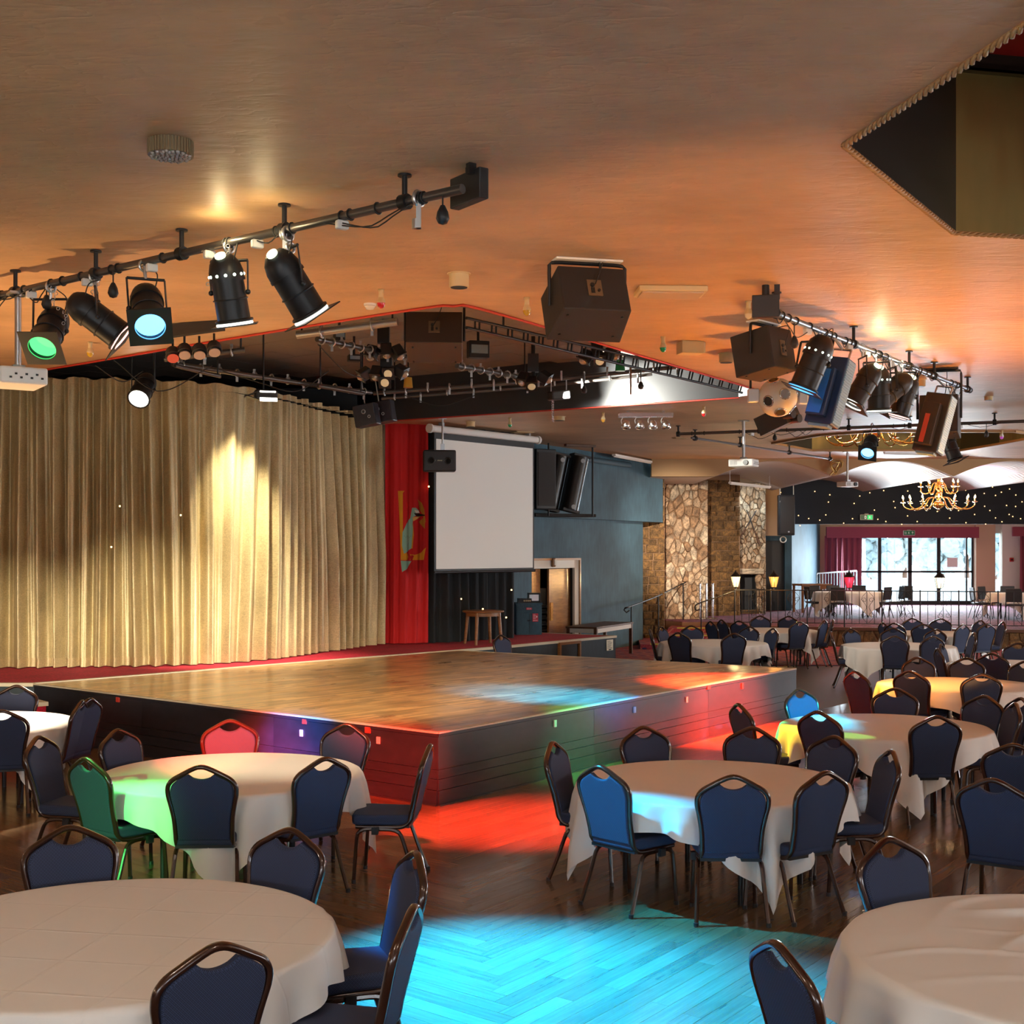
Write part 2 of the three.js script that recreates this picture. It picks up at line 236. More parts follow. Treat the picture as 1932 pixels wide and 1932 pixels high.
function octagon(poly, yP, yTop, mats, trimMat, rope, topMat) {
  const c = poly.reduce((a, p) => [a[0] + p[0] / 8, a[1] + p[1] / 8], [0, 0]);
  poly.forEach((p, i) => {
    const q = poly[(i + 1) % 8]; mesh('recess_panel', wallBetween(p, q, CEIL - .004, yP, .02), mats[i], ceiling);
    const k = .955, pi = [c[0] + (p[0] - c[0]) * k, c[1] + (p[1] - c[1]) * k], qi = [c[0] + (q[0] - c[0]) * k, c[1] + (q[1] - c[1]) * k];
    mesh('recess_ledge', slab([p, q, qi, pi], yP, yP + .04), M.blackGloss, ceiling);
    mesh('recess_upstand', wallBetween(pi, qi, yP, yTop, -.05), M.blackGloss, ceiling);
    const A = V(p[0], CEIL - .015, -p[1]), B = V(q[0], CEIL - .015, -q[1]), L = A.distanceTo(B);
    if (rope) {
      const n = Math.round(L / .055), dir = B.clone().sub(A).normalize(), sd = V(-dir.z, 0, dir.x), S = [];
      for (const ph of [0, Math.PI]) S.push(new THREE.TubeGeometry(new (class extends THREE.Curve { getPoint(t, o = V()) { const a = ph + t * n * Math.PI; return o.copy(A).lerp(B, t).addScaledVector(sd, .011 * Math.cos(a)).add(V(0, .011 * Math.sin(a), 0)); } })(), n * 4, .0125, 5, false));
      S.push(beam(A.clone().add(V(0, .012, 0)), B.clone().add(V(0, .012, 0)), 0.03, .014));
      mesh('rope_moulding', S, M.rope, ceiling);
    } else mesh('rope_moulding', beam(A, B, .07, .05), trimMat, ceiling);
  });
  mesh('recess_dome', slab(poly.map(p => [c[0] + (p[0] - c[0]) * .97, c[1] + (p[1] - c[1]) * .97]), yTop, yTop + .08), topMat, ceiling);
}
octagon(OCT1, 6.0, 6.11, [0, 1, 2, 3, 4, 5, 6, 7].map(i => i % 2 ? M.goldPanel : M.blackGloss), M.gold, true, M.redPaint);
octagon(OCT2, 5.7, 6.0, [0, 1, 2, 3, 4, 5, 6, 7].map(i => i % 2 ? M.blackGloss : M.goldPanel), M.rope, false, M.redPaint);

// scalloped fascia and vaults over the terrace
{
  const prof = x => { if (x < 5.25) return 4.38; const t = ((x - 5.25) % 3.07) / 3.07; return 4.38 + .40 * Math.pow(Math.sin(Math.PI * t), .95); };
  const pts = [[3.6, 4.86]]; for (let x = 3.6; x <= 20.6; x += .1) pts.push([x, prof(x)]); pts.push([20.6, 4.86]);
  const g = new THREE.ExtrudeGeometry(shapeOf(pts), { depth: .25, bevelEnabled: false }); g.translate(0, 0, -33.75); const f = struct('trim_1', g, M.tan);
  const nx = 170, nz = 30, pos = [], uv = [], idx = [];
  for (let j = 0; j <= nz; j++) for (let i = 0; i <= nx; i++) { const x = 3.6 + i * .1, d = 33.6 + j * 9 / nz; pos.push(x, prof(x), -d); uv.push(x, d * .45); }
  for (let j = 0; j < nz; j++) for (let i = 0; i < nx; i++) { const a = j * (nx + 1) + i; idx.push(a, a + 1, a + nx + 1, a + 1, a + nx + 2, a + nx + 1); }
  const vg = new THREE.BufferGeometry(); vg.setAttribute('position', new THREE.Float32BufferAttribute(pos, 3)); vg.setAttribute('uv', new THREE.Float32BufferAttribute(uv, 2)); vg.setIndex(idx); vg.computeVertexNormals();
  const v = mesh('vault', vg, M.vault, ceiling);
}

// ---------- walls ----------
const WB = 2450; // along the blue stage wall: points at parameter t, o metres behind its face
const BW = (t, o = 0) => [-1.72 + 5.75 * t - .865 * o, 24.8 + 9.9 * t + .5 * o];
const bwAt = (px, o) => { const k = (px - CX) / F, a = BW(0, o); const t = (k * a[1] - a[0]) / (5.75 - k * 9.9); return t; };
function windowWall(name, a, b, y0, y1, wins, m, t, wn) { // wins: [s0,s1,h0,h1] along the wall
  const L = Math.hypot(b[0] - a[0], b[1] - a[1]), at = s => [a[0] + (b[0] - a[0]) * s / L, a[1] + (b[1] - a[1]) * s / L], G = []; let s = 0;
  for (const [s0, s1, h0, h1] of wins) { G.push(wallBetween(at(s), at(s0), y0, y1, t)); if (h0 > y0) G.push(wallBetween(at(s0), at(s1), y0, h0, t)); G.push(wallBetween(at(s0), at(s1), h1, y1, t)); s = s1; }
  G.push(wallBetween(at(s), b, y0, y1, t)); struct(name, G, m);
  wins.forEach(([s0, s1, h0, h1], i) => { const w = structGroup('window_' + (wn + i)); const k = 4; for (let j = 0; j < k; j++) { const p = at(s0 + (s1 - s0) * j / k), q = at(s0 + (s1 - s0) * (j + 1) / k); mesh('pane', wallBetween(p, q, h0, h1, .012), M.glass, w); mesh('mullion', [rod([p[0], h0, -p[1]], [p[0], h1, -p[1]], .04, 6)], M.blackMetal, w); } mesh('window_sill', [beam([at(s0)[0], h0, -at(s0)[1]], [at(s1)[0], h0, -at(s1)[1]], .2, .04), beam([at(s0)[0], h1, -at(s0)[1]], [at(s1)[0], h1, -at(s1)[1]], .1, .06)], M.blackMetal, w); });
}
struct('wall_left', wallBetween([-11, -6], [-11, 48], 0, 5.75, .2), M.dark);
struct('wall_back_left', slab([[-11.2, 47.6], [11.25, 47.6], [11.25, 47.8], [-11.2, 47.8]], 0, 5.25), M.dark);
windowWall('wall_behind', [20.5, -6], [-11, -6], 0, 5, [[13.5, 19.5, 1.4, 3.2], [23, 29, 1.4, 3.2]], M.beige, -.2, 3);
windowWall('wall_right', [20.5, -6], [20.5, 48], 0, 6.4, [[12.2, 17.8, .9, 3.1], [27.2, 32.8, .9, 3.1]], M.beige, -.2, 5);
struct('wall_stage', wallBetween([-11.2, 25.6], BW(.05, .25), 0, 5.75, .15), M.dark);
const tL = bwAt(1003, .25), tR = bwAt(1093, .25), tE = bwAt(1213, .25);
struct('wall_blue', [wallBetween(BW(.05, .25), BW(tL, .25), 0, CEIL, .14), wallBetween(BW(tR, .25), BW(tE, .25), 0, CEIL, .14), wallBetween(BW(tL, .25), BW(tR, .25), 2.25, CEIL, .14), wallBetween(BW(tE, .25), BW(tE, 1.2), 0, CEIL, .1)], M.bluewall);
struct('wall_soffit', [slab([BW(.3, .3), BW(.3, 0), BW(1, 0), BW(1, .6)], 3.22, CEIL)], M.bluewall);
mesh('service_pipe', [rod(V(BW(.42, -.09)[0], 4.62, -BW(.42, -.09)[1]), V(BW(.8, -.09)[0], 4.62, -BW(.8, -.09)[1]), .07, 10)], M.bluewall, scene.getObjectByName('wall_soffit'));

// stone: irregular pieces from a clipped Voronoi diagram, each a mesh of its own
function clipCell(p, pts, w, h, sx) {
  let poly = [[0, 0], [w, 0], [w, h], [0, h]];
  for (const q of pts) {
    if (q === p) continue; const dx = (q[0] - p[0]) * sx, dy = q[1] - p[1]; if (dx * dx + dy * dy > 4) continue;
    const mxx = (q[0] + p[0]) / 2, my = (q[1] + p[1]) / 2, out = [], f = v => ((v[0] - mxx) * sx * dx + (v[1] - my) * dy);
    for (let i = 0; i < poly.length; i++) { const a = poly[i], b = poly[(i + 1) % poly.length], fa = f(a), fb = f(b); if (fa <= 0) out.push(a); if ((fa < 0) !== (fb < 0)) { const t = fa / (fa - fb); out.push([a[0] + (b[0] - a[0]) * t, a[1] + (b[1] - a[1]) * t]); } }
    poly = out; if (poly.length < 3) return null;
  }
  return poly;
}
function stones(parent, o, du, w, y0, y1, mats, cell, seed, depth = .06, skip, sx = 1.5, courses) {
  // o: plan start point, du: plan unit direction along the wall (face is to the right of du seen from the room)
  const R = rng(seed), h = y1 - y0, pts = []; let cells = [];
  if (courses) { let y = 0; while (y < h - .02) { const ch = Math.min(h - y, courses * (.6 + .8 * R())); let x = -R() * cell; while (x < w) { const L = cell * (.6 + 1.3 * R()), a = Math.max(0, x), b = Math.min(w, x + L); if (b - a > .03) cells.push([[a, y], [b, y + .02 * (R() - .5)], [b, y + ch], [a, y + ch]]); x += L; } y += ch; } }
  else { const n = Math.round(w * h / (cell * cell) * sx); for (let i = 0; i < n; i++) pts.push([R() * w, R() * h]); for (let it = 0; it < 1; it++) for (const p of pts) { const c = clipCell(p, pts, w, h, sx); if (c) { const m = c.reduce((a, q) => [a[0] + q[0] / c.length, a[1] + q[1] / c.length], [0, 0]); p[0] += (m[0] - p[0]) * .5; p[1] += (m[1] - p[1]) * .5; } } cells = pts.map(p => clipCell(p, pts, w, h, sx)); }
  const nx = du[1], nd = -du[0]; // outward (towards the camera side)
  for (const c of cells) {
    if (!c) continue; const m = c.reduce((a, q) => [a[0] + q[0] / c.length, a[1] + q[1] / c.length], [0, 0]); if (skip && skip(m[0], m[1] + y0)) continue;
    const k = .955 - .03 * R(), k2 = k * .84, dp = depth * (.55 + .9 * R()), pos = [], n = c.length, uv = [];
    const pt = (q, s, e) => { const x = m[0] + (q[0] - m[0]) * s, y = m[1] + (q[1] - m[1]) * s; return [o[0] + du[0] * x + nx * e, y0 + y, -(o[1] + du[1] * x + nd * e)]; };
    const tri = (a, b, d) => pos.push(...a, ...b, ...d);
    const top = pt(m, 0, dp * 1.15);
    for (let i = 0; i < n; i++) { const a = c[i], b = c[(i + 1) % n]; tri(top, pt(a, k2, dp), pt(b, k2, dp)); tri(pt(a, k2, dp), pt(a, k, dp * .55), pt(b, k2, dp)); tri(pt(b, k2, dp), pt(a, k, dp * .55), pt(b, k, dp * .55)); tri(pt(a, k, dp * .55), pt(a, k, -.01), pt(b, k, dp * .55)); tri(pt(b, k, dp * .55), pt(a, k, -.01), pt(b, k, -.01)); }
    const su = R() * 5, sv = R() * 5; for (let i = 0; i < pos.length; i += 3) uv.push(su + (pos[i] + pos[i + 2] * .3) * 1.2, sv + pos[i + 1] * 1.2);
    const g = new THREE.BufferGeometry(); g.setAttribute('position', new THREE.Float32BufferAttribute(pos, 3)); g.setAttribute('uv', new THREE.Float32BufferAttribute(uv, 2)); g.computeVertexNormals();
    mesh('stone', g, mats[Math.floor(R() * mats.length)], parent);
  }
}
{
  const pale = [M.stone, M.stone, M.stone2, M.stone3], brown = [M.stoneB, M.stoneB2, M.stoneB];
  const s1 = struct('wall_stone_left', slab([[3.3, 34.9], [4.1, 34.9], [4.3, 37.4], [4.3, 38], [3.3, 38]], 0, CEIL), M.mortar);
  stones(s1, [3.3, 34.9], [1, 0], .8, 0, 4.7, brown, .26, 11, .05, null, 1, .22);
  const s2 = struct('wall_stone_pillar', slab([[4.22, 37.4], [5.62, 37.4], [5.82, 39.1], [4.22, 39.1]], 0, 5.1), M.mortar);
  stones(s2, [4.22, 37.4], [1, 0], 1.42, .4, 4.5, pale, .30, 23, .07, null, 1.7);
  const s3 = struct('wall_stone_recess', slab([[5.7, 39.0], [6.95, 39.6], [6.95, 40.4], [5.7, 40.4]], 0, 5.1), M.mortar);
  stones(s3, [5.7, 39.0], [.9015, .4327], 1.36, .4, 4.6, brown, .3, 31, .05, null, 1, .2);
  const s4 = struct('wall_fireplace', [slab([[6.9, 40.7], [7.14, 40.7], [7.14, 42], [6.9, 42]], .4, 5.1), slab([[7.66, 40.7], [7.95, 40.7], [7.95, 42], [7.66, 42]], .4, 5.1), slab([[7.14, 40.7], [7.66, 40.7], [7.66, 42], [7.14, 42]], 1.72, 5.1), slab([[7.14, 41.4], [7.66, 41.4], [7.66, 42], [7.14, 42]], .4, 1.8)], M.mortar);
  stones(s4, [6.9, 40.7], [1, 0], 1.05, .45, 4.6, pale, .23, 47, .07, (x, y) => x > .2 && x < .78 && y < 1.95, 1.8);
  mesh('fire_back', [bx(.52, 1.3, .04, 7.4, 1.1, -41.36), bx(.02, 1.3, .6, 7.15, 1.1, -41.05), bx(.02, 1.3, .6, 7.65, 1.1, -41.05)], M.black, s4);
  mesh('mantel', [rb(.92, .17, .3, .03, 7.4, 1.82, -40.62)], M.stone3, s4);
  mesh('hearth', [rb(.6, .12, .3, .02, 7.4, .56, -40.6)], M.stoneB, s4);
  struct('wall_chimney_side', slab([[7.95, 41.2], [8.65, 41.8], [8.65, 42.3], [7.95, 42.3]], 2.95, 5.1), M.tan);
  struct('wall_terrace_left', [slab([[7.9, 42.6], [8.30, 42.6], [8.30, 42.75], [7.9, 42.75]], .4, 5.1), slab([[8.95, 42.6], [9.18, 42.6], [9.18, 42.75], [8.95, 42.75]], .4, 5.1), slab([[8.3, 42.6], [8.95, 42.6], [8.95, 42.75], [8.3, 42.75]], 2.8, 5.1), wallBetween([9.18, 42.6], [11.24, 47.4], .4, 5.1, .15)], M.bluewall);
  const d2 = structGroup('door_2'); mesh('door_leaf', [slab([[8.2, 42.78], [9.05, 42.78], [9.05, 42.84], [8.2, 42.84]], .5, 2.9)], M.black, d2);
}

// terrace: raised floor, stone front, steps
{
  const poly = [[6.0, 33.95], [13, 32.15], [20.5, 30.3], [20.5, 47.6], [4.2, 47.6], [4.2, 37], [4.7, 35.9], [5.7, 35.9], [6.0, 35.2]];
  const t = struct('floor_terrace', slab(poly, 0, MEZ - .012), M.mortar);
  mesh('terrace_carpet', slab(poly, MEZ - .012, MEZ), M.mez, t);
  mesh('nosing', [beam([6.0, MEZ - .03, -33.9], [13, MEZ - .03, -32.1], .14, .07), beam([13, MEZ - .03, -32.1], [20.5, MEZ - .03, -30.25], .14, .07)], M.woodDark, t);
  const L = Math.hypot(7, 1.8); stones(t, [6.0, 33.95], [7 / L, -1.8 / L], L, .0, .43, [M.stoneB, M.stoneB, M.stoneB2], .3, 61, .04, null, 1.1);
  [[4.2, 6.0, 35.0, 36.5, .375], [3.9, 6.0, 33.8, 35.2, .25], [3.2, 6.0, 32.4, 34, .125]].forEach(([x0, x1, d0, d1, h], i) => {
    const s = struct(i ? 'floor_step_' + (i + 1) : 'floor_step_1', slab([[x0, d0], [x1, d0], [x1, 36.5], [x0 + .3, 36.5]], 0, h), M.pattern);
    mesh('step_nosing', [bx(1.0, .03, .06, x0 + .75, h + .005, -d0 - .02)], mat(.55, .48, .06, .6), s);
  });
}

// terrace window wall with its glazing; daylight and lakeside trees beyond
{
  const z = -47.5, w1 = struct('wall_windows', [slab([[11.2, 47.4], [12.6, 47.4], [12.6, 47.6], [11.2, 47.6]], .4, 5.1), slab([[12.6, 47.4], [16.87, 47.4], [16.87, 47.6], [12.6, 47.6]], 3.03, 5.1), slab([[16.87, 47.2], [17.57, 47.2], [17.57, 47.6], [16.87, 47.6]], .4, 5.1)], M.beige);
  struct('wall_terrace_right', [slab([[17.86, 47.3], [20.6, 47.3], [20.6, 47.6], [17.86, 47.6]], .4, 5.1), slab([[17.57, 47.5], [17.86, 47.5], [17.86, 47.6], [17.57, 47.6]], 3.1, 5.1), slab([[17.57, 47.5], [17.86, 47.5], [17.86, 47.6], [17.57, 47.6]], .4, .55)], M.whiteWall);
  const w = structGroup('window_1'); const xs = [12.63, 13.44, 14.55, 15.6, 16.85], bar = (x, wd) => bx(wd, 2.53, .07, x, 1.765, z);
  mesh('window_frame', [bx(4.25, .07, .08, 14.74, 3.0, z), bx(4.25, .14, .08, 14.74, .57, z), bar(12.63, .06), bar(16.84, .08)], M.blackMetal, w);
  for (const [x, wd] of [[13.44, .12], [14.55, .14], [15.6, .13], [16.62, .05]]) mesh('mullion', bar(x, wd), M.blackMetal, w);
  for (let i = 0; i < 4; i++) { mesh('transom', bx(xs[i + 1] - xs[i], .07, .07, (xs[i] + xs[i + 1]) / 2, 1.70, z), M.blackMetal, w); mesh('pane', bx(xs[i + 1] - xs[i], 1.3, .008, (xs[i] + xs[i + 1]) / 2, 2.36, z), M.glass, w); mesh('pane', bx(xs[i + 1] - xs[i], 1.05, .008, (xs[i] + xs[i + 1]) / 2, 1.16, z), M.glass, w); }
  const w2 = structGroup('window_2'); mesh('pane', bx(.29, 2.55, .008, 17.71, 1.82, z - .04), M.glass, w2);
  // outdoors
  tag(mesh('lawn', slab([[-60, 49], [110, 49], [110, 70], [-60, 70]], -.8, -.6), M.lawn), 'pale sunlit lawn outside the terrace windows', 'lawn');
  tag(mesh('lake', slab([[-120, 70], [200, 70], [200, 150], [-120, 150]], -1.0, -.8), M.water), 'pale lake water beyond the lawn outside the windows', 'lake');
  const R = rng(91), names = ['broad pale tree on the far lake shore, seen in the left pane', 'hazy tree on the far shore behind the second pane', 'rounded bush-like tree on the far shore by the middle mullion', 'big hazy tree on the far shore, behind the white notice on the pane', 'tree on far shore at the right end of the window', 'taller hazy tree of the back row, left in the window', 'taller hazy tree of the back row, left of the middle mullion', 'taller hazy tree of the back row, right of the middle mullion', 'taller hazy tree of the back row at the right of the window'];
  for (let i = 0; i < 9; i++) {
    const back = i > 4, x = back ? 42.5 + (i - 5) * 8 : 36 + i * 7.2 + R(), t = thing('tree', names[i], 'tree', [x, -1, back ? -167 : -154 - R() * 2], 0, 'lakeside trees'); const hgt = back ? 13 + R() * 3 : 5.5 + R() * 3, bl = [];
    for (let k = 0; k < 34; k++) { const a = R() * 6.28, e = R(), r = (1 - e * .5) * 2.4 * Math.sqrt(R()); const s = new THREE.IcosahedronGeometry(.7 + R() * .6, 3); const p = s.attributes.position; for (let n = 0; n < p.count; n++) { const q = 1 + .4 * (noise(p.getX(n) * 4 + k, p.getY(n) * 4 + p.getZ(n) * 3) - .5); p.setXYZ(n, p.getX(n) * q, p.getY(n) * q, p.getZ(n) * q); } s.computeVertexNormals(); bl.push(tr(s, Math.cos(a) * r, .9 + e * (hgt - 1.5), Math.sin(a) * r)); }
    mesh('crown', bl, i % 2 ? M.leaf : M.leaf2, t); mesh('trunk', cyl(.2, .35, 3.2, 8, 0, 1.6, 0), M.woodDark, t);
  }
}
// ---------- stage with red carpet ----------
const FACE = [[-11, 17.07], [-6.28, 17.07], [-.98, 22.8], [-.08, 23.84], [2.13, 26.7]];
{
  const back = [[.62, 27.7], [-.2, 27.75], [-1.2, 25.5], [-11, 25.5]];
  const st = thing('stage', 'low stage with red carpet and pale edge running along the gold curtain', 'stage', [0, 0, 0]);
  mesh('stage_body', slab([...FACE, ...back], 0, STG - .012), M.stageFace, st);
  const inset = FACE.map(([x, d], i) => i === 0 ? [x, d + .06] : [x - .03, d + .07]);
  mesh('carpet', slab([...inset, ...back.map(([x, d]) => [x, d])], STG - .012, STG), M.redCarpet, st);
  for (let i = 0; i < 4; i++) { const a = FACE[i], b = FACE[i + 1]; mesh('edge_trim', beam([a[0] - .01, STG - .012, -a[1] - .02], [b[0] - .01, STG - .012, -b[1] - .02], .09, .045), M.trim, st); }
  mesh('edge_trim', beam([2.12, STG - .012, -26.7], [.62, STG - .012, -27.7], .05, .04), M.trim, st);
  // wood-framed hatch and paper notice on the right-hand front
  const a = Math.atan2(2.86, 2.21), put = (g, s, y, o) => { g.rotateY(a); const L = 3.614, k = s / L; return g.translate(-.08 + 2.21 * k + Math.sin(a) * o, y, -(23.84 + 2.86 * k) + Math.cos(a) * o); };
  mesh('hatch_frame', [put(bx(.72, .05, .06), 1.93, .66, .03), put(bx(.05, .36, .06), 1.595, .49, .03), put(bx(.05, .36, .06), 2.265, .49, .03), put(bx(.72, .04, .06), 1.93, .31, .03)], M.wood, st);
  mesh('hatch_recess', put(bx(.62, .31, .01), 1.93, .49, .012), M.black, st);
  const txNote = canvasTex(128, 128, (c, w, h) => { c.fillStyle = '#e6e0cc'; c.fillRect(0, 0, w, h); c.fillStyle = '#444'; for (let i = 0; i < 6; i++) c.fillRect(16, 16 + i * 16, 60 + (i * 29) % 38, 5); c.fillStyle = '#222'; c.fillRect(40, 112, 50, 12); });
  mesh('notice', put(new THREE.BoxGeometry(.24, .22, .006), 3.38, .535, .012), new THREE.MeshStandardMaterial({ map: txNote, roughness: .8 }), st);
  const sp = thing('stage_step', 'small red carpeted step with white nosing at the left end of the black platform', 'step', [-6.0, 0, -16.2], 0); sp.rotation.y = .69;
  mesh('step_body', bx(.5, .52, .4, -.1, .26, -.1), M.redCarpet, sp); mesh('nosing', bx(.54, .05, .46, -.1, .545, -.1), M.trim, sp);
}
// ---------- thrust platform ----------
{
  const pl = thing('platform', 'black-sided dance platform with varnished strip wood top jutting from the stage', 'platform', [0, 0, 0]);
  const deck = slab(PLAT, STG - .03, STG); { const p = deck.attributes.position, u = deck.attributes.uv; for (let i = 0; i < p.count; i++) { const x = p.getX(i) - K[0], d = -p.getZ(i) - K[1]; u.setXY(i, x * VV[0] + d * VV[1], x * UU[0] + d * UU[1]); } }
  mesh('deck', deck, M.deck, pl);
  mesh('core', slab(PLAT.map(([x, d], i) => [[x, d + .06], [x - .06, d], [x, d - .06], [x + .06, d]][i]), 0, STG - .03), M.black, pl);
  const side = (a, b, name) => {
    const L = Math.hypot(b[0] - a[0], b[1] - a[1]), t = [(b[0] - a[0]) / L, (b[1] - a[1]) / L], n = [t[1], -t[0]];
    const sg = (n[0] * 0 + n[1] * -1) > 0 ? 1 : -1; const N = [n[0] * sg, n[1] * sg];
    const strip = (s0, s1, y0, y1, o, th) => { const f = s => [a[0] + t[0] * s + N[0] * (o - th / 2), a[1] + t[1] * s + N[1] * (o - th / 2)]; const p = f(s0), q = f(s1); return beam([p[0], (y0 + y1) / 2, -p[1]], [q[0], (y0 + y1) / 2, -q[1]], th, y1 - y0); };
    mesh('edge_trim', strip(0, L, STG - .012, STG + .004, .022, .05), M.trim, pl);
    mesh('top_rail', strip(0, L, .664, STG - .012, .012, .06), M.navyPaint, pl);
    const n2 = Math.round(L / 2.44); for (let i = 0; i < n2; i++) mesh('fascia_panel', strip(i * L / n2 + .002, (i + 1) * L / n2 - .002, .348, .66, .004, .05), M.navyPaint, pl);
    [[.258, .344, .006], [.15, .254, .012], [.0, .146, .02]].forEach(([y0, y1, o]) => { for (let i = 0; i < n2; i++) mesh('fascia_board', strip(i * L / n2 + .001, (i + 1) * L / n2 - .001, y0, y1, o, .05), M.navyPaint, pl); });
    mesh('skirting', strip(0, L, 0, .018, .034, .05), M.navyPaint, pl);
    return (s, y, w, h, m, nm) => mesh(nm, strip(s - w / 2, s + w / 2, y - h / 2, y + h / 2, .02, .02), m, pl);
  };
  const redP = mat(.6, .05, .03, .4), socket = mat(.55, .5, .48, .4);
  const A = side(PLAT[0], PLAT[3]), B = side(PLAT[0], PLAT[1]); side(PLAT[1], PLAT[2]);
  A(.95, .65, .07, .06, redP, 'socket_plate'); A(.8, .56, .04, .07, socket, 'socket_plate'); A(1.9, .655, .06, .05, redP, 'socket_plate'); A(1.95, .53, .04, .07, socket, 'socket_plate'); A(5.3, .64, .06, .06, redP, 'socket_plate');
  B(2.0, .58, .045, .075, socket, 'socket_plate'); B(3.7, .56, .04, .07, socket, 'socket_plate'); B(5.0, .56, .045, .07, socket, 'socket_plate'); B(5.6, .665, .09, .05, redP, 'hook'); B(6.6, .6, .04, .08, redP, 'socket_plate');
}
// ---------- curtains ----------
function curtainGeo(path, y0, y1, o) {
  const c = cur(path.map(([x, d]) => [x, 0, -d]), false, .5), L = c.getLength(), n = Math.round(L / (o.step || .02)), m = o.rows || 12, pos = [], uv = [], idx = [];
  const pts = c.getSpacedPoints(n), tan = pts.map((p, i) => pts[Math.min(n, i + 1)].clone().sub(pts[Math.max(0, i - 1)]).normalize());
  for (let j = 0; j <= m; j++) for (let i = 0; i <= n; i++) {
    const s = i / n * L, t0 = j / m, t = o.fixT ?? t0, yt = typeof y1 === 'function' ? y1(s / L) : y1, y = yt + (y0 - yt) * t0;
    const ph = s / o.period + 1.6 * noise(s * .8 + o.seed, 3.1) + .22 * (t - .5) * (noise(s * 1.3 + o.seed, 8) - .5) * 4;
    const w = Math.sin(ph * 6.2832), w2 = Math.sin(ph * 13.7 + 2.1 * noise(s * 2 + o.seed, t * 1.5)), am = o.amp * (.45 + .55 * Math.min(1, t * 1.6)) * (.55 + .9 * noise(s * 1.1 + o.seed, 20));
    const off = am * (Math.sign(w) * Math.pow(Math.abs(w), .75) + .32 * w2 + .5 * (noise(s * 5 + o.seed, t * 1.2 + 40) - .5));
    const T = tan[i], p = pts[i]; pos.push(p.x + T.z * off * -1, y + (o.sag ? .02 * Math.sin(s * 12) * (j === 0) : 0), p.z + T.x * off); uv.push(o.uv01 ? s / L : s, o.uv01 ? 1 - t0 : y);
  }
  for (let j = 0; j < m; j++) for (let i = 0; i < n; i++) { const a = j * (n + 1) + i; idx.push(a, a + n + 1, a + 1, a + 1, a + n + 1, a + n + 2); }
  const g = new THREE.BufferGeometry(); g.setAttribute('position', new THREE.Float32BufferAttribute(pos, 3)); g.setAttribute('uv', new THREE.Float32BufferAttribute(uv, 2)); g.setIndex(idx); g.computeVertexNormals(); return g;
}
const starMat = glow(1, .55, .16, 9);
